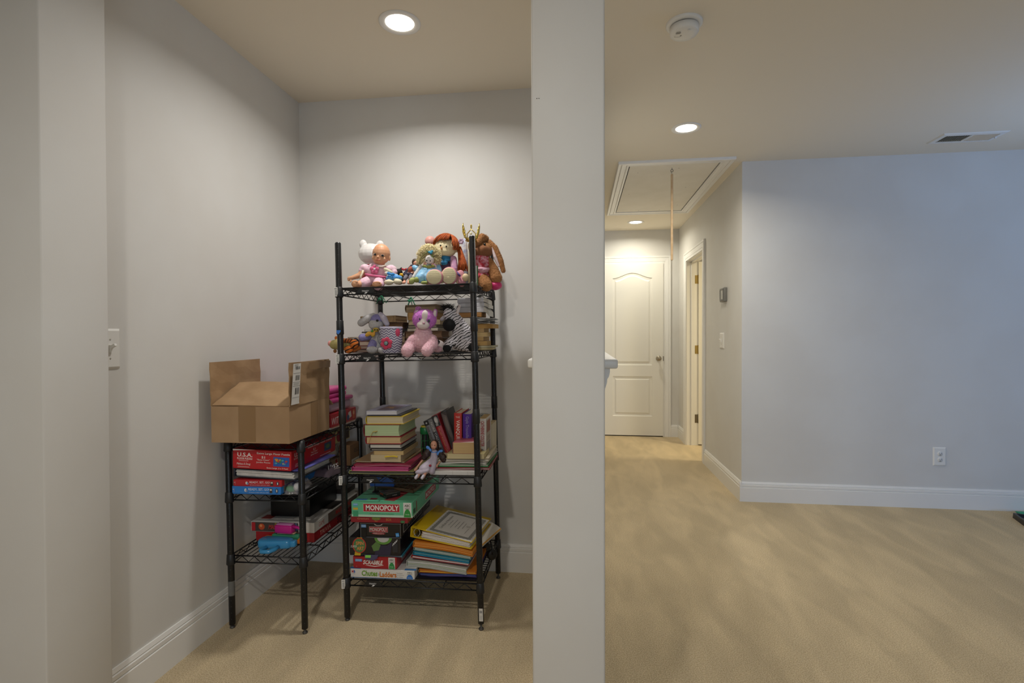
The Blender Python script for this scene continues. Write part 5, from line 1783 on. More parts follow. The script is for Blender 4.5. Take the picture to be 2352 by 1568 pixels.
# ---- small rag doll in blue
r_ = Toy('rag_doll', 'small cream rag doll in a blue dotted dress beside baby doll', 'doll', 902, 2.12, 0)
r_.part('body', [('e', 903, 637, 12, 14, 10, 9), ('c', (897, 625, 6, 5), (885, 618.5, 2, 4.5)), ('e', 893, 648, -6, 11, 9, 6.5), ('e', 914, 647, -6, 10, 9, 6.5), ('c', (897, 642, 6, 6), (893, 648, -6, 6)), ('c', (909, 641, 6, 6), (914, 647, -6, 6)), ('e', 906, 634, 26, 9, 9, 9)], CLOTHC, .003)
BLU = M('blue_dotted_cloth', '2f7fc8', .8, c2='7fb5dc', ns=160, det=1)
r_.part('dress', [('e', 897, 639, 4, 11, 10, 7), ('e', 915, 638, 4, 10, 9, 6), ('e', 904, 634, 8, 12, 9, 6)], BLU, .003, disp=.002)
r_.part('bow', [('e', 893, 628, -5, 5, 3, 4, .4), ('e', 902, 630, -5, 5, 3, 4, -.4), ('e', 898, 629.5, -7, 2, 2, 2), ('c', (898, 631, -6, 1.6), (900, 638, -7, 1.8))], C('2c86cc', .6), .0025)
r_.part('collar', [('e', 888, 627, 0, 5, 4, 3.5)], C('dcd8cc', .8))

# ---- black plush with red bow
k_ = Toy('black_plush', 'small black plush with a red bow between two dolls', 'plush toy', 917, 2.25, 0)
k_.part('body', [('e', 915, 626, 0, 10, 9, 9), ('e', 917, 640, 2, 12, 10, 14), ('c', (909, 621, 0, 3), (906, 615, 0, 1.5)), ('c', (920, 619, 0, 3), (922, 614, 0, 1.5))], M('black_plush', '161618', .9, bump=.5, bs=200), .003)
k_.part('bow', [('e', 925.5, 618.5, -4, 4, 2, 2.5, .5), ('e', 932, 618.5, -4, 4, 2, 2.5, -.5)], C('b02030', .6))
k_.part('yellow_scarf', [('e', 922, 631, -10, 5, 3, 4)], C('d8a820', .6))

# ---- dark haired doll
d_ = Toy('fashion_doll', 'dark haired small doll in navy cape lying back on top tier', 'doll', 942, 2.155, 0)
d_.part('body', [('e', 955, 604, 8, 6, 6, 6.5), ('c', (952, 610, 8, 3), (945, 622, 4, 7)), ('c', (940, 630, 0, 7), (930, 639, -8, 4)), ('c', (930, 639, -8, 3.6), (929, 648, -14, 3)), ('c', (946, 630, 0, 7), (943, 640, -8, 4)), ('c', (943, 640, -8, 3.6), (938, 648, -14, 3)), ('e', 927, 649, -17, 5, 5, 3), ('e', 940, 650, -17, 5, 5, 3)], SKIN2, .0022)
d_.part('hair', [('e', 954, 599.5, 10, 7.5, 7, 6), ('e', 949, 603, 9, 3, 4, 5), ('e', 961, 603, 9, 3, 4, 5)], M('brown_hair', '3f3026', .6), .0022, disp=.002, dsc=.006)
d_.part('cape', [('c', (946, 612, 8, 5), (929, 629, -1, 3.5)), ('e', 940, 631, -1, 13, 9, 6), ('c', (959, 612, 9, 5), (962, 630, 4, 5))], M('navy_cloth', '252338', .85), .0025, disp=.002)
d_.part('vest', [('e', 943, 619, -1, 6, 6, 8, .5)], C('a8553f', .8))
d_.part('stocking', [('c', (934, 634, -6, 5), (930, 640, -11, 4.4))], C('77727a', .9))
d_.part('stocking', [('c', (944, 634, -6, 5), (942.5, 641, -11, 4.4))], C('77727a', .9))

# ---- curly blonde fairy doll
f_ = Toy('fairy_doll', 'curly blonde cloth doll in pale blue dress on top tier', 'doll', 984, 2.13, 0)
f_.part('body', [('e', 987, 596, -5, 11, 9, 11), ('c', (985, 606, 2, 5), (983, 622, 4, 10)), ('c', (966, 613, 0, 5), (951, 634, -8, 3.8)), ('e', 950, 636, -9, 4, 3.5, 4.5), ('c', (1002, 614, 4, 5), (1008, 630, 0, 4))], M('white_cloth', 'dcd5d0', .9, bump=.2, bs=200), .0024)
for x, y in ((980.3, 598), (988.3, 599)):
    f_.part('eye', [('e', x, y, -13.4, 1.3, 1, 1.4)], BLACKEYE)
SKYB = M('pale_blue_satin', '7db6dc', .4, c2='9accea', ns=40)
f_.part('dress', [('e', 984, 620, 4, 17, 12, 13), ('c', (980, 626, 2, 16), (966, 638, -10, 12)), ('c', (990, 626, 2, 16), (990, 640, -10, 13)), ('e', 957, 617, 6, 13, 8, 7, .5), ('e', 1007, 620, 6, 7, 8, 14)], SKYB, .0028, disp=.004, dsc=.02)
f_.part('collar', [('e', 977, 612, -7, 7, 4, 3.5, .3), ('e', 986, 613, -9, 7, 4, 4), ('e', 994, 611, -7, 5, 4, 3.5)], C('8a8f4a', .9))
f_.part('slipper', [('e', 946, 645, -18, 6.5, 7, 8, .5)], C('a8b06a', .8))
f_.part('slipper', [('e', 958, 642, -16, 8, 8, 6.5, -.5), ('e', 975, 649, -18, 9, 7, 4)], C('96a055', .8), .003)
rnd = random.Random(11)
m = MB()
for i in range(950):
    a, e = rnd.uniform(0, 2 * PI), rnd.uniform(-.55, 1.45)
    cx_, cy_, cd_ = math.cos(a) * math.cos(e), math.sin(e), math.sin(a) * math.cos(e)
    if cd_ < -.45 and cy_ < .38 and abs(cx_) < .55:
        continue                                   # the face stays free
    o0 = V((986 + cx_ * 12, 590 - cy_ * 12, cd_ * 10 + 2))
    o1 = V((985 + cx_ * 29 + rnd.uniform(-2, 2), 586 - cy_ * 28 + rnd.uniform(-2, 3) + (5 if cy_ < 0 else 0), cd_ * 18 + 3))
    pts = []
    ph_ = rnd.uniform(0, 6)
    for q in range(11):
        u = q / 10
        p = o0.lerp(o1, u)
        pts.append((p.x + 2.2 * math.cos(ph_ + q * 1.9) * u, p.y + 2.2 * math.sin(ph_ + q * 1.9) * u + 3 * u * u, p.z + 1.8 * math.cos(ph_ + q * 1.3)))
    m.tube([f_.L(*p) for p in pts], .30 * f_.s, 3)
f_.part('curly_hair', m, M('blonde_hair', 'e6d9ae', .6, c2='d8c791', ns=60), kind='stuff')
f_.part('hair_base', [('e', 985, 581, 7, 24, 12, 21), ('e', 966, 594, 6, 8, 8, 14), ('e', 1004, 595, 6, 8, 8, 14)], M('blonde_hair_base', 'd8c794', .9, bump=.8, bs=150), .003, disp=.006, dsc=.008)
f_.part('hair_flower', [('e', 986, 579, -17, 3.5, 2, 3), ('e', 992, 577, -17, 3.5, 2, 3), ('e', 990, 581, -18, 3, 2, 3)], C('2f8fae', .6), .002)
f_.part('leaf', [('e', 982, 577, -15, 4, 1, 1.6, .5)], C('66703a', .7))
f_.part('leaf', [('e', 993, 587, -15, 5, 1, 1.8, 1.1)], C('7f8a3f', .7))
f_.part('hair_band', [('h', [(963, 605, -8), (967, 592, -14), (974, 583, -17), (982, 578, -17)], .7, 0)], C('77803f', .7))

# ---- red haired rag doll
h_ = Toy('rag_doll', 'large rag doll with red yarn hair and big shoe soles', 'doll', 1020, 2.225, 0)
FACE = M('cream_face_cloth', 'e2d5ae', .85, bump=.15, bs=260)
h_.part('body', [('e', 1023, 570, 0, 26, 21, 22), ('e', 1020, 578, -6, 20, 16, 13), ('e', 1050, 575, 2, 4, 4, 5), ('c', (1024, 592, 2, 9), (1024, 630, 4, 15)), ('c', (1014, 640, 0, 11), (999, 640, -66, 10)), ('c', (1032, 640, 0, 11), (1032, 638, -58, 10)), ('c', (1042, 600, 2, 8), (1045, 626, -6, 7)), ('c', (1006, 600, 2, 8), (1003, 622, -4, 7))], FACE, .003, smooth=4)
for x, y in ((1012, 563.5), (1025.2, 566)):
    h_.part('eye', [('e', x, y, -20.0, 1.8, 1.2, 2.1)], BLACKEYE)
h_.part('nose', [('e', 1014, 569.5, -22.5, 2.3, 2.4, 4)], C('c99a6a', .9))
h_.part('eyebrow', [('h', [(1016, 556, -18), (1021, 553.5, -19), (1026, 555, -19)], .5, 0)], C('b58a4a'))
YARN = M('red_yarn', 'b5591f', .85, c2='933f12', ns=90)
m = MB()
rnd = random.Random(5)
HC_, HR_ = V((1023, 567, 0)), V((28.5, 24, 28))
top_ = V((.36, -.10, -.93)).normalized()                # parting, in head units (x, depth, down)


def strand(t, r, lift=1.0, n=7):
    t = V(t).normalized()
    pts = []
    for i in range(n):
        u = i / (n - 1)
        q = top_.slerp(t, u) if hasattr(top_, 'slerp') else top_.lerp(t, u)
        k_ = lift + .05 * math.sin(PI * u)
        pts.append(h_.L(HC_.x + q.x * HR_.x * k_, HC_.y + q.z * HR_.z * k_, q.y * HR_.y * k_))
    m.tube(pts, [r * h_.s * (1 if i < n - 2 else .7) for i in range(n)], 5)


for i in range(110):                                    # fringe swept to the left
    u = i / 109
    x_ = -1.0 + 1.28 * u + rnd.gauss(0, .03)
    strand((x_, -.35 - .55 * min(1, u * 1.5) + rnd.gauss(0, .05), -.30 - .42 * u + .10 * rnd.random() - .12 * math.sin(PI * u)), rnd.uniform(.7, 1.1), rnd.uniform(1.0, 1.13))
for i in range(70):                                     # beside the right cheek
    u = i / 69
    strand((.45 + .5 * u, -.80 + .75 * u, -.25 + .45 * rnd.random() + .15 * u), rnd.uniform(.7, 1.1), rnd.uniform(1.0, 1.12))
for i in range(110):                                    # back of the head
    a = rnd.uniform(0, 2 * PI)
    strand((1.0 * math.cos(a), abs(math.sin(a)) + .12, rnd.uniform(-.2, .25)), 1.2, rnd.uniform(1.0, 1.06))
for i in range(75):                                   # side tail
    a, q = rnd.uniform(0, 6.28), rnd.random() ** .5
    ox, od = math.cos(a) * q, math.sin(a) * q
    ln_ = rnd.uniform(.8, 1.05)
    m.tube([h_.L(1054 + ox * 4, 566, 2 + od * 4), h_.L(1058 + ox * 6, 582, 0 + od * 6), h_.L(1062 + ox * 9, 582 + 22 * ln_, -6 + od * 8), h_.L(1063 + ox * 12, 582 + 40 * ln_, -10 + od * 9)], 1.2 * h_.s, 5)
h_.part('yarn_hair', m, YARN, kind='stuff')
h_.part('scarf', [('e', 1022, 592, -4, 13, 15, 5), ('e', 1020, 603, -14, 9, 5, 6), ('e', 1024, 597, -10, 11, 8, 4)], C('2474a0', .8), .0028, disp=.002)
h_.part('vest', [('e', 1024, 613, 0, 15, 16, 14)], C('4a2f4a', .85))
FZ = M('fuzzy_pink', 'cfa2b8', .95, c2='b989b0', ns=150, bump=.5, bs=180)
h_.part('sleeve', [('c', (1041, 595, 0, 8), (1044, 618, -8, 8.5))], FZ)
h_.part('sleeve', [('c', (1005, 598, 2, 8), (1003, 618, -4, 8))], FZ)
SOLE = M('ribbed_sole', 'd8cda8', .9, bump=.3, bs=260)
for x, y, rx, rz, dd in ((997, 636, 16.5, 15.5, -76), (1031, 633, 16, 17.5, -66)):
    T_ = Matrix.Translation(h_.L(x, y, dd)) @ Matrix.Rotation(PI / 2, 4, 'X') @ Matrix.Diagonal((rx * h_.s, rz * h_.s, h_.s, 1))
    h_.part('shoe', MB().lathe([(1.03, -12), (1.1, -6), (1.08, -2), (.99, 0)], 28, T=T_), M('pink_shoe', 'cf8a94', .8))
    sm_ = MB().lathe([(.98, -.5), (.98, .6), (.9, 1.2), (0, 1.4)], 28, T=T_, caps=False)
    sole = h_.part('shoe_sole', sm_, SOLE)
    pr_ = Print(h_.L(x, y, dd - 1.6), (1, 0, 0), (0, 0, 1))
    for k in range(7):
        vv = -.7 + k * .235
        pr_.rect(0, vv * rz * h_.s, 2 * rx * .84 * math.sqrt(1 - vv * vv) * h_.s, .0008, 'b8ab86')
        pr_.k -= 1
    pr_.build(sole, 'ribs')
m = MB()
for k in range(6):
    a = 2 * PI * k / 6
    m.ell(h_.L(1059 + 4 * math.cos(a), 554 - 4.5 * math.sin(a), -6), (3 * h_.s, 1.8 * h_.s, 3 * h_.s))
h_.part('hair_flower', m, M('lilac_cloth', 'b59ab0', .9), .002)

# ---- bald pale doll behind, pink doll behind the post, patterned cloth
q_ = Toy('bald_doll', 'pale pink bald doll hidden behind the red haired doll', 'doll', 990, 2.42, 0)
q_.part('body', [('e', 988, 554, 0, 12, 12, 12), ('c', (989, 566, 0, 6), (990, 575, 0, 8)), ('e', 992, 605, 0, 20, 15, 34), ('e', 992, 640, 0, 24, 20, 16)], M('pale_pink_vinyl', 'd89c90', .5), .003)
q_ = Toy('small_doll', 'small doll in pink dress sitting behind the front right post', 'doll', 1060, 2.13, 0)
q_.part('body', [('e', 1069, 637, -2, 8, 7, 9), ('c', (1066, 645, 2, 4), (1062, 652, 4, 6)), ('c', (1054, 636, 2, 4), (1050, 648, -4, 3))], M('pale_doll', 'd8c098', .6), .0025)
q_.part('dress', [('e', 1058, 634, 6, 10, 9, 14), ('c', (1052, 628, 4, 6), (1060, 648, 2, 10))], M('dusty_pink_cloth', 'c98a94', .85), .0026, disp=.002)
q_.part('sash', [('h', [(1049, 624, 0), (1053, 629, -6), (1057, 634, -8)], 2, 0)], C('4a3a7a', .7))
q_ = Toy('patterned_cloth', 'white blue spotted cloth wrapped upright beside the front post', 'cloth', 1067, 2.33, 0)
m = MB().tube([q_.L(1068, 661, 0), q_.L(1068, 620, 2), q_.L(1067, 585, 0), q_.L(1067, 560, 0), q_.L(1069, 548, 0)], [9 * q_.s, 8 * q_.s, 7 * q_.s, 5.5 * q_.s, 3 * q_.s], 14, flat=.5)
q_.part('cloth_roll', m, M('spotted_cloth', 'd5d3d6', .8, c2='9aa3c4', ns=70))

# ---- brown plush rabbit
n_ = Toy('plush_rabbit', 'brown plush rabbit with long ears and pink dress on top tier', 'plush toy', 1112, 2.33, 0)
BR1 = M('brown_plush', 'a8764a', .95, c2='96663c', ns=120, bump=.6, bs=160)
BR2 = M('brown_muzzle', '86583a', .95, bump=.3, bs=220)
n_.part('body', [('e', 1110, 574, 2, 23, 20, 19), ('c', (1110, 590, 4, 14), (1108, 636, 4, 21)), ('c', (1094, 602, 2, 9), (1090, 626, -8, 9))], BR1, .003, disp=.003, dsc=.006)
n_.part('muzzle', [('e', 1108, 577, -6, 21, 17, 15)], BR2)
lg = n_.part('leg', [('c', (1108, 634, -10, 12), (1117, 655, -22, 13.5))], BR1, .003, disp=.004, dsc=.007)
am = n_.part('arm', [('c', (1123, 600, -2, 9), (1132, 618, -6, 12)), ('c', (1132, 618, -6, 12), (1139, 638, -8, 14))], BR1, .003, disp=.004, dsc=.007)
e1 = n_.part('ear', [('c', (1116, 548, 2, 7), (1107, 545, -8, 9)), ('c', (1107, 546, -8, 9), (1096, 558, -17, 7))], BR1, .003, disp=.004, dsc=.007)
e2 = n_.part('ear', [('c', (1124, 556, 2, 6), (1137, 569, 0, 6.5)), ('c', (1137, 569, 0, 6.5), (1150, 598, -2, 6)), ('c', (1150, 598, -2, 6), (1156, 622, -2, 5))], BR1, .003, disp=.004, dsc=.007)
n_.part('ear_lining', [('c', (1131, 568, -2, 3), (1137, 590, -3, 4.5)), ('c', (1137, 590, -3, 4.5), (1146, 611, -3, 2.5))], M('pale_pink_plush', 'd8c5c6', .9), .0025)
n_.part('eye', [('e', 1113, 561, -15, 2.6, 2, 3)], BLACKEYE)
FURB = M('brown_fur', 'b28354', .9)
for i, (o, nn) in enumerate(((lg, 700), (am, 900), (e1, 600), (e2, 800))):
    n_.fur(o, nn, .0065, FURB, .0005, .2, .6, i)
RP = M('red_pink_floral', 'b8303f', .85, c2='d898a8', ns=90, det=1)
n_.part('dress_top', [('c', (1107, 594, -2, 17), (1108, 612, -4, 20))], RP, .003, disp=.003)
n_.part('dress_ruffle', [('e', 1108, 619, -6, 21, 20, 7), ('e', 1114, 622, -10, 14, 16, 6, -.4)], C('d8a8b8', .85), .003, disp=.004)
n_.part('dress_skirt', [('e', 1106, 634, -4, 20, 20, 12)], RP, .003, disp=.004)
n_.part('shorts', [('e', 1139, 655, -4, 14, 16, 10), ('c', (1120, 650, 2, 12), (1138, 654, -2, 12))], M('hot_pink_satin', 'cc3070', .45), .003, disp=.003, dsc=.02)

# ---- golden winged crown
c_ = Toy('winged_crown', 'golden toy crown with two wings above the brown rabbit', 'crown', 1083, 2.255, 0)
GOLD = M('gold_plastic', 'c2a84e', .25, .7)
for sg, tip, base in ((-1, (1064, 512), (1071, 549)), (1, (1101, 512.5), (1091, 551))):
    for k, (du, dv) in enumerate(((0, 0), (2.6, 8), (4.6, 16), (6, 24))):
        tip_ = (tip[0] - sg * du, tip[1] + dv, -.3 * k)
        mid_ = ((tip[0] + base[0]) / 2 + sg * (3.4 - 1.2 * k), (tip_[1] + base[1]) / 2 + 2, -.3 * k)
        b0_ = (base[0] - sg * 1.1 * k, base[1], -.3 * k)
        pts = [c_.L(*b0_), c_.L(b0_[0] * .5 + mid_[0] * .5 + sg * .6, (b0_[1] + mid_[1]) / 2, mid_[2]), c_.L(*mid_), c_.L(mid_[0] * .4 + tip_[0] * .6 + sg * .6, mid_[1] * .4 + tip_[1] * .6, tip_[2]), c_.L(*tip_)]
        c_.part('wing_feather', MB().tube(pts, [3.0 * c_.s, 5.2 * c_.s, 5.6 * c_.s, 4.6 * c_.s, 1.4 * c_.s], 10, flat=.35), GOLD)
c_.part('arch', [('h', [(1073, 548, 0), (1073, 537, 0), (1078, 531, -1), (1082, 526.5, -1), (1087, 531, -1), (1092.5, 536.5, 0), (1092, 548, 0)], 1.2, 0)], GOLD)
c_.part('finial', [('e', 1082.2, 520, -1, 2, 1.3, 5), ('e', 1082.2, 526, -1, 1.6, 1.3, 1.6)], GOLD)
c_.part('gem', [('e', 1081.7, 536, -1, 2.6, 2, 3)], M('gem_clear', 'e0dcb8', .05, coat=.6))
m = MB()
R0 = 11 * c_.s
cc = c_.L(1082, 552, 9)
m.tube([cc + V((R0 * math.cos(2 * PI * i / 28), R0 * math.sin(2 * PI * i / 28), 0)) for i in range(28)], 2.2 * c_.s, 6, closed=True, flat=1)
m.tube([cc + V((R0 * math.cos(2 * PI * i / 28), R0 * math.sin(2 * PI * i / 28), .007)) for i in range(28)], 1.2 * c_.s, 6, closed=True)
c_.part('circlet', m, GOLD)
c_.part('support_head', [('e', 1083, 566, 9, 8, 9, 13), ('c', (1083, 578, 9, 7), (1083, 655, 9, 8))], M('cream_stand', 'cbbf9c', .8), .003)

gb_ = Toy('green_book', 'thin green book standing upright behind the front right post', 'book', 1093, 2.13, 0, .001)
a, e = gb_.L(1091.5, 650), gb_.L(1095, 609)
gx0, gx1, gzt = a.x, e.x, e.z
obj('cover', MB().box(gx0, gx0 + .0012, 0, .022, 0, gzt).box(gx1, gx1 + .0012, 0, .022, 0, gzt).box(gx0, gx1, .021, .022, 0, gzt), C('1c7a4c', .4), gb_.t)
obj('page_block', MB().box(gx0 + .0012, gx1, -.001, .021, .002, gzt - .002), PAPER, gb_.t)

# green ribbon ends hanging under the top tier
for i, (x, y, n) in enumerate(((944, 692, 5), (924, 690, 0), (876, 688, 3))):
    if not n:
        continue
    g_ = Toy('green_ribbon', ['green ribbon tied under the front middle of top tier', '', 'green ribbon tied by the rear left post'][i], 'ribbon', x, 2.30 if i == 0 else 2.47, 0, -.035)
    rnd = random.Random(i)
    m = MB()
    for k in range(n):
        a = rnd.uniform(-1, 1)
        m.tube([g_.L(x, y - 9, 0), g_.L(x + a * 6, y - 4, -2), g_.L(x + a * 12, y + 4 + rnd.uniform(-2, 4), -1), g_.L(x + a * 15, y + rnd.uniform(4, 12), 0)], .9 * g_.s, 6)
    g_.part('ribbon_end', m, C('1f7a55', .5), kind='stuff')
    g_.part('knot', [('e', x, y - 8, 0, 3, 3, 2.5), ('e', x - 4, y - 1, -1, 5, 2, 3, .6)], C('1f7a55', .5), .0018)

# ================================================================= second tier
def stripes(name, c0, c1, period, thr, dist, rot=(0, 0, 0), rough=.9):
    m = M(name, c0, rough)
    nt = m.node_tree
    tc = nt.nodes.new('ShaderNodeTexCoord')
    mp = nt.nodes.new('ShaderNodeMapping')
    mp.inputs['Rotation'].default_value = rot
    w = nt.nodes.new('ShaderNodeTexWave')
    w.wave_type = 'BANDS'
    w.bands_direction = 'Z'
    w.inputs['Scale'].default_value = 2 * PI / (20 * period)
    w.inputs['Distortion'].default_value = dist
    w.inputs['Detail'].default_value = 1
    w.inputs['Detail Scale'].default_value = 1.6
    r = nt.nodes.new('ShaderNodeValToRGB')
    r.color_ramp.elements[0].position = thr - .03
    r.color_ramp.elements[1].position = thr + .03
    r.color_ramp.elements[0].color = lin(c0)
    r.color_ramp.elements[1].color = lin(c1)
    nt.links.new(tc.outputs['Object'], mp.inputs[0])
    nt.links.new(mp.outputs[0], w.inputs['Vector'])
    nt.links.new(w.outputs['Fac'], r.inputs[0])
    nt.links.new(r.outputs[0], nt.nodes['Principled BSDF'].inputs['Base Color'])
    return m


# ---- orange striped plush lying on its side
o_ = Toy('striped_plush', 'orange black striped plush lying with olive muzzle past the post', 'plush toy', 795, 2.135, 1)
OLV = M('olive_plush', 'a89a62', .95, bump=.4, bs=200)
ORS = stripes('orange_striped_plush', 'd8742a', '1d1510', .017, .80, 2.0, (0, .5, .4))
o_.part('body', [('e', 779, 790, 4, 14, 14, 14), ('e', 768, 791, 2, 11, 11, 11), ('e', 797, 793, 6, 14, 14, 13)], OLV, .0028)
o_.part('nose', [('e', 758.5, 788.5, 0, 5.5, 6, 6.5)], M('pink_nose', 'd8938c', .6))
o_.part('ear', [('e', 772, 776, 4, 3.5, 3, 4.5)], C('c9702c', .9))
o_.part('ear', [('e', 769.5, 806, 2, 4, 3, 4.5)], C('8a5a30', .9))
o_.part('arm', [('c', (790, 782, -4, 5.5), (806, 782, -6, 5))], stripes('rust_striped_plush', 'a85a2a', '2a1a12', .012, .8, 2, (0, 1.2, 0)))
o_.part('foot', [('e', 801, 802.5, -10, 10.5, 9, 9, .35)], ORS)
o_.part('foot', [('e', 814, 789.5, -8, 9.5, 9, 10.5, .2)], ORS)
o_.part('leg', [('c', (812, 804, 0, 5), (824, 799, 2, 5))], M('rust_plush', 'a8602c', .95, bump=.4, bs=200))
o_.part('blanket', [('e', 817, 792, 10, 8, 14, 16)], M('navy_plush', '26284a', .9))

# ---- lavender rabbit
v_ = Toy('plush_rabbit', 'lavender grey plush rabbit with an orange bow on second tier', 'plush toy', 864, 2.155, 1)
LAVP = M('lavender_plush', '8d86b5', .95, c2='7f78a8', ns=150, bump=.4, bs=220)
GRYP = M('pale_grey_plush', 'b9b5b4', .95, c2='aeaaa9', ns=120, bump=.4, bs=220)
v_.part('body', [('e', 865, 782, 2, 15, 13, 24), ('e', 864, 798, 0, 17, 14, 12), ('e', 864, 745, -3, 17, 16, 14), ('e', 861, 748, -8, 13, 11, 9)], GRYP, .0028, smooth=4)
v_.part('crown_of_head', [('e', 866.5, 735, 1, 15.5, 16, 14)], LAVP)
v_.part('arm', [('c', (850, 772, -4, 8), (832, 775, -10, 8.5))], LAVP)
v_.part('arm', [('c', (882, 765, 2, 8), (894, 770, -2, 9))], LAVP)
v_.part('leg', [('c', (858, 788, -6, 10), (854, 797, -14, 10))], LAVP)
v_.part('foot', [('e', 854.5, 803, -20, 13, 9, 8.5)], GRYP)
v_.part('foot', [('e', 878, 804, -18, 10, 9, 8)], GRYP)
v_.part('ear', [('c', (858, 723, 0, 5), (845, 731, -4, 9)), ('c', (845, 731, -4, 9), (830, 741, -8, 9))], GRYP, .0028)
v_.part('ear', [('c', (874, 722, 0, 6), (882, 731, -6, 7.5)), ('c', (882, 731, -6, 7.5), (889, 744, -8, 6))], M('pale_lilac_plush', 'b5aebc', .95, bump=.4, bs=220), .0028)
v_.part('eye', [('e', 866.5, 736, -14.8, 3, 2.4, 2.6)], BLACKEYE)
BOWM = M('orange_bow_cloth', 'd89a34', .6, c2='b5a03c', ns=60)
v_.part('bow', [('e', 846, 767, -20, 9, 3, 5, -.5), ('e', 857, 767, -20, 5, 3, 7, .35), ('e', 863.5, 757, -19, 7, 4, 5, .0)], BOWM, .0022, disp=.002)
v_.part('bow_leaf', [('e', 855, 760, -23, 2.4, 1.2, 3, .6)], C('3f8f3a', .7))
for x in (861, 866.5):
    v_.part('bow_button', [('e', x, 757, -23.2, 1.6, 1, 1.9)], BLACKEYE)

# ---- chevron tin
t_ = Toy('money_tin', 'grey white chevron patterned tin with a pink flower', 'tin', 898, 2.125, 1, .001)
CH = M('chevron_cloth', '7d768f', .6)
nt = CH.node_tree
tc = nt.nodes.new('ShaderNodeTexCoord')
sp = nt.nodes.new('ShaderNodeSeparateXYZ')
nt.links.new(tc.outputs['Object'], sp.inputs[0])


def mth(op, a, b):
    n = nt.nodes.new('ShaderNodeMath')
    n.operation = op
    for i, q in enumerate((a, b)):
        if isinstance(q, (int, float)):
            n.inputs[i].default_value = q
        else:
            nt.links.new(q, n.inputs[i])
    return n.outputs[0]


pp_ = mth('PINGPONG', mth('ADD', sp.outputs[0], 1), .011)
vv_ = mth('MODULO', mth('ADD', mth('ADD', sp.outputs[2], mth('MULTIPLY', pp_, .75)), 1), .0105)
st = mth('GREATER_THAN', vv_, .0063)
mx_ = nt.nodes.new('ShaderNodeMix')
mx_.data_type = 'RGBA'
mx_.inputs[6].default_value = lin('77708c')
mx_.inputs[7].default_value = lin('d8d4dc')
nt.links.new(st, mx_.inputs[0])
nt.links.new(mx_.outputs[2], nt.nodes['Principled BSDF'].inputs['Base Color'])
hT = 57 * t_.s
TE = Matrix.Diagonal((1, .62, 1, 1))
t_.part('tin_wall', MB().lathe([(.040, 0), (.043, .004), (.049, hT * .5), (.0495, hT)], 32, T=TE), CH)
t_.part('tin_lid', MB().lathe([(.0505, hT - .003), (.0505, hT + .003), (.046, hT + .005), (0, hT + .0055)], 32, T=TE, caps=False), C('a8a3b5', .4))
pr_ = Print((-.006, -.0, hT + .0060), (1, 0, 0), (0, 1, 0))
pr_.rect(0, 0, .042, .006, '0c0c0e')
pr_.build(t_.t, 'coin_slot')
m = MB()
fc = t_.L(893.5, 788, 0)
for k in range(6):
    a = 2 * PI * k / 6 + .3
    m.ell((fc.x + .016 * math.cos(a), -.0305, fc.z + .016 * math.sin(a)), (.0115, .0035, .0115))
t_.part('flower', m, M('coral_pink_felt', 'c9405f', .8), .0016)
t_.part('flower_ring', MB().ell((fc.x, -.034, fc.z), (.010, .003, .010)), C('3f3a44', .7))
t_.part('flower_centre', MB().ell((fc.x, -.0362, fc.z), (.0075, .002, .0075)), C('7f9a98', .7))
t_.part('pink_patch', MB().ell((.036, -.0195, hT * .82), (.010, .0035, hT * .17), (0, 0, .55)), C('c23f62', .7))
t_.part('clasp', MB().ell(t_.L(872, 763, -6), (.004, .004, .006)), C('8f8a84', .3))
t_.part('cord', [('h', [(871, 766, -8), (867, 775, -12), (869, 785, -14), (876, 795, -15)], .5, 0)], C('3a3844', .6))

# ---- pink cat
p_ = Toy('plush_cat', 'fluffy pink plush cat with magenta head on second tier', 'plush toy', 965, 2.12, 1)
PPK = M('pink_plush', 'e2bac2', .95, c2='dba9b4', ns=150, bump=.6, bs=170)
PWH = M('white_plush', 'ddd0cc', .95, bump=.4, bs=220)
PMG = M('magenta_plush', 'cc7cc6', .95, c2='b86cbc', ns=90, bump=.5, bs=200)
body = p_.part('body', [('c', (973, 752, 4, 16), (971, 782, 2, 25)), ('e', 972, 795, 6, 26, 18, 14), ('c', (950, 780, -4, 12), (942, 792, -12, 12)), ('c', (942, 792, -12, 12), (936, 805, -28, 14)), ('c', (992, 780, -4, 12), (992, 792, -14, 14)), ('c', (990, 792, -14, 13), (981, 805, -28, 13)), ('e', 1006, 802, 12, 10, 8, 7)], PPK, .0026, disp=.003, dsc=.006)
head = p_.part('head', [('e', 975, 733, 0, 28, 22, 23)], PMG, .0028, disp=.003, dsc=.006)
p_.part('blaze', [('e', 977, 727, -12, 8.5, 12, 15), ('e', 972, 746, -15, 15, 12, 10), ('e', 973, 740, -17, 9, 9, 9)], PWH, .0026)
p_.part('ear', [('c', (956, 719, 2, 6), (960, 710, 0, 4.5))], PMG)
p_.part('ear_lining', [('c', (956.5, 719, -3, 4.5), (960, 711, -4, 3.2))], PWH)
p_.part('ear', [('c', (998, 724, 2, 6), (1000, 714, 0, 4.5))], PMG)
p_.part('ear_lining', [('c', (997.5, 724, -3, 4.5), (999.5, 715, -4, 3.2))], PWH)
p_.part('nose', [('e', 973.5, 742, -26.5, 3.2, 2, 2.6)], C('b58a96', .5))
p_.part('mouth', [('h', [(960, 755, -20), (967, 757, -25), (974, 757, -26), (982, 755.5, -22)], .5, 0)], C('8f6a70'))
for x, y, d in ((965, 732.5, -19.5), (985, 737, -18.5)):
    p_.part('eye', [('e', x, y, d, 2.9, 2.4, 3.4)], M('sparkly_eye', '2a2c3c', .1, coat=.8))
FP = M('pink_fur', 'e6c3c9', .9)
p_.fur(body, 5200, .006, FP, .00045, .35, .5, 3)
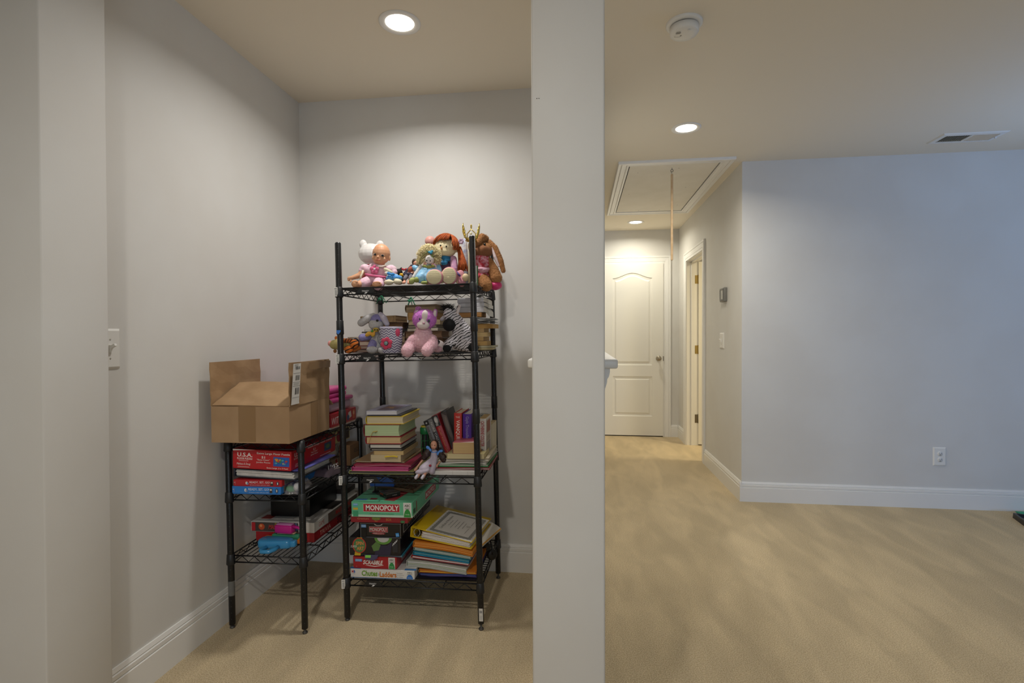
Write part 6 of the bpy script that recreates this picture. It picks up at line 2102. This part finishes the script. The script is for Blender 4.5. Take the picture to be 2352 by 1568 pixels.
p_.fur(head, 1600, .005, M('magenta_fur', 'cf84cb', .9), .0004, .2, .5, 4)
p_.part('head_tuft', [('h', [(958, 712, -6), (962, 704, -8), (967, 706, -9)], 1.5), ('h', [(960, 712, -6), (966, 706, -8), (968, 712, -9)], 1.3), ('h', [(956, 713, -6), (955, 706, -8), (960, 703, -9)], 1.3)], PMG)

# ---- zebra
z_ = Toy('plush_zebra', 'black white plush zebra sitting at right of second tier', 'plush toy', 1052, 2.20, 1)
ZS = stripes('zebra_stripes', 'd2ccd0', '131314', .0110, .80, 5.5, (0, .6, .3))
ZB = M('zebra_black', '0d0d0f', .9, bump=.3, bs=220)
z_.part('body', [('e', 1030, 722, -6, 12, 11, 15), ('e', 1036, 716, 2, 12, 11, 11), ('c', (1044, 728, 4, 13), (1064, 768, 6, 24)), ('e', 1062, 786, 4, 27, 22, 20), ('c', (1044, 778, -6, 11), (1031, 790, -16, 11)), ('c', (1031, 790, -16, 11), (1028, 798, -28, 11)), ('c', (1058, 790, -12, 13), (1082, 798, -24, 11)), ('c', (1050, 762, -4, 9), (1044, 785, -14, 8))], ZS, .003, smooth=4)
z_.part('muzzle', [('e', 1031.5, 746, -12, 14.5, 14, 14)], ZB)
z_.part('foot_sole', [('e', 1026.5, 800, -36, 9.5, 4, 8)], ZB)
z_.part('foot_sole', [('e', 1087, 798, -33, 12, 5, 9.5)], ZB)
z_.part('ear', [('c', (1046, 722, 4, 5), (1054, 704, 2, 4))], ZS)
z_.part('ear_lining', [('c', (1050, 720, 0, 3.4), (1055, 703, -1, 3))], PWH)
z_.part('ear', [('c', (1024, 724, 6, 4), (1015, 733, 6, 4.5))], M('grey_white_plush', 'c5c0c2', .95))
m = MB()
rnd = random.Random(9)
for i in range(260):
    a = rnd.gauss(-.45, .6)
    b0 = (1028 + rnd.uniform(-5, 12), 712 + rnd.uniform(-4, 4), rnd.uniform(-8, 6))
    ln_ = rnd.uniform(12, 21)
    m.tube([z_.L(*b0), z_.L(b0[0] + math.sin(a) * ln_ * .5, b0[1] - math.cos(a) * ln_ * .55, b0[2] - 2), z_.L(b0[0] + math.sin(a) * ln_ * 1.15, b0[1] - math.cos(a) * ln_ * .78, b0[2] - 3 + rnd.uniform(-4, 4))], [.55 * z_.s, .45 * z_.s, .08 * z_.s], 3)
z_.part('mane', m, M('black_mane', '1a1715', .7), kind='stuff')
bw2 = Toy('small_plush', 'small black and white plush ear peeking between cat and zebra', 'plush toy', 1006, 2.26, 1)
bw2.part('body', [('e', 1008, 796, 0, 14, 12, 15)], PWH, .003)
bw2.part('black_patch', [('e', 1004, 788, -5, 8, 8, 8, .5)], ZB)

# ---- doll on the edge of the third tier
m_ = Toy('fashion_doll', 'dark haired fashion doll in a pale dress on third tier edge', 'doll', 985, 2.125, 2)
doll = [('e', 996.5, 1021.5, -5, 7.4, 6.5, 9.8), ('e', 995.5, 1026.5, -8, 5, 4, 4.6), ('c', (998, 1029, 0, 2.6), (998, 1036, 1, 3)), ('c', (998, 1040, 1, 7), (996, 1056, 0, 6.5)), ('c', (987, 1040, 0, 3), (971, 1056, -8, 2.6)), ('c', (971, 1056, -8, 2.6), (957, 1074, -20, 2)),
        ('c', (1008, 1040, 2, 3), (1013, 1056, -2, 2.6)), ('c', (1013, 1056, -2, 2.6), (1004, 1068, -14, 2)), ('c', (990, 1062, -4, 6), (966, 1082, -36, 4.5)), ('c', (966, 1082, -36, 4), (959, 1095, -42, 3)), ('c', (996, 1064, -4, 6), (978, 1082, -36, 4.5)), ('c', (978, 1082, -36, 4), (973, 1095, -42, 3))]
doll += hand((957, 1074, -20), (952, 1080, -22), 2.2) + hand((1004, 1068, -14), (999, 1073, -18), 2.2)
m_.part('body', doll, M('doll_skin', 'c9937a', .5), .0017, smooth=2)
for x in (992.2, 998.6):
    m_.part('eye', [('e', x, 1021.5 - (x - 992) * -.15, -11.2, 1.1, .8, .8)], BLACKEYE)
m_.part('lips', [('e', 994.5, 1028.6, -11.8, 1.8, .8, .8)], C('b03a40', .4))
HR = M('dark_brown_hair', '34201c', .5, c2='241513', ns=120, bump=.4, bs=160)
m_.part('hair', [('e', 999, 1018, 1, 8.5, 7, 8.5), ('e', 1004, 1026, 2, 4.5, 5, 9), ('e', 990.5, 1021, -1, 2.4, 4, 8)], HR, .002, disp=.0015, dsc=.004)
m_.part('pigtail', [('c', (986, 1033, -3, 6), (980, 1043, -6, 8.5)), ('c', (980, 1043, -6, 8.5), (974, 1051, -8, 6))], HR, .002, disp=.004, dsc=.008)
m_.part('pigtail', [('c', (1011, 1040, -3, 6), (1017, 1050, -6, 8.5)), ('c', (1017, 1050, -6, 8.5), (1019, 1056, -7, 6))], HR, .002, disp=.004, dsc=.008)
DR = M('pale_lilac_dress', 'a79cab', .6, c2='b3a9b6', ns=50)
m_.part('dress', [('c', (998, 1040, -1, 8.5), (996, 1056, -2, 9)), ('c', (995, 1058, -4, 10), (974, 1078, -30, 12)), ('e', 970, 1082, -34, 17, 10, 6, -.2), ('c', (1000, 1050, -6, 6), (992, 1082, -24, 7))], DR, .0022, disp=.001, smooth=6)
BBL = C('4f86d0', .6)
m_.part('bow', [('e', 983, 1028, -6, 5.5, 2, 4, .6), ('e', 988, 1033, -7, 4, 2, 3.5, 1.0)], BBL, .0018)
m_.part('bow', [('e', 1012, 1036, -6, 6, 2, 3.6, -.3), ('e', 1006, 1041, -8, 3, 2, 5, .4)], BBL, .0018)
m_.part('collar', [('h', [(990, 1037, -6), (995, 1039, -8), (1001, 1038.5, -7), (1005, 1036, -3)], 1.2, 0)], BBL)
m_.part('pocket', [('e', 988, 1069, -29, 3.2, 2.5, 2.6)], C('8f2434', .7))
for x, y in ((956, 1096), (970.5, 1096.5)):
    m_.part('shoe', [('c', (x + 2, y - 4, -43, 3.2), (x - 1, y + 1, -47, 3.4))], C('b5b0ba', .4))

bake_all()
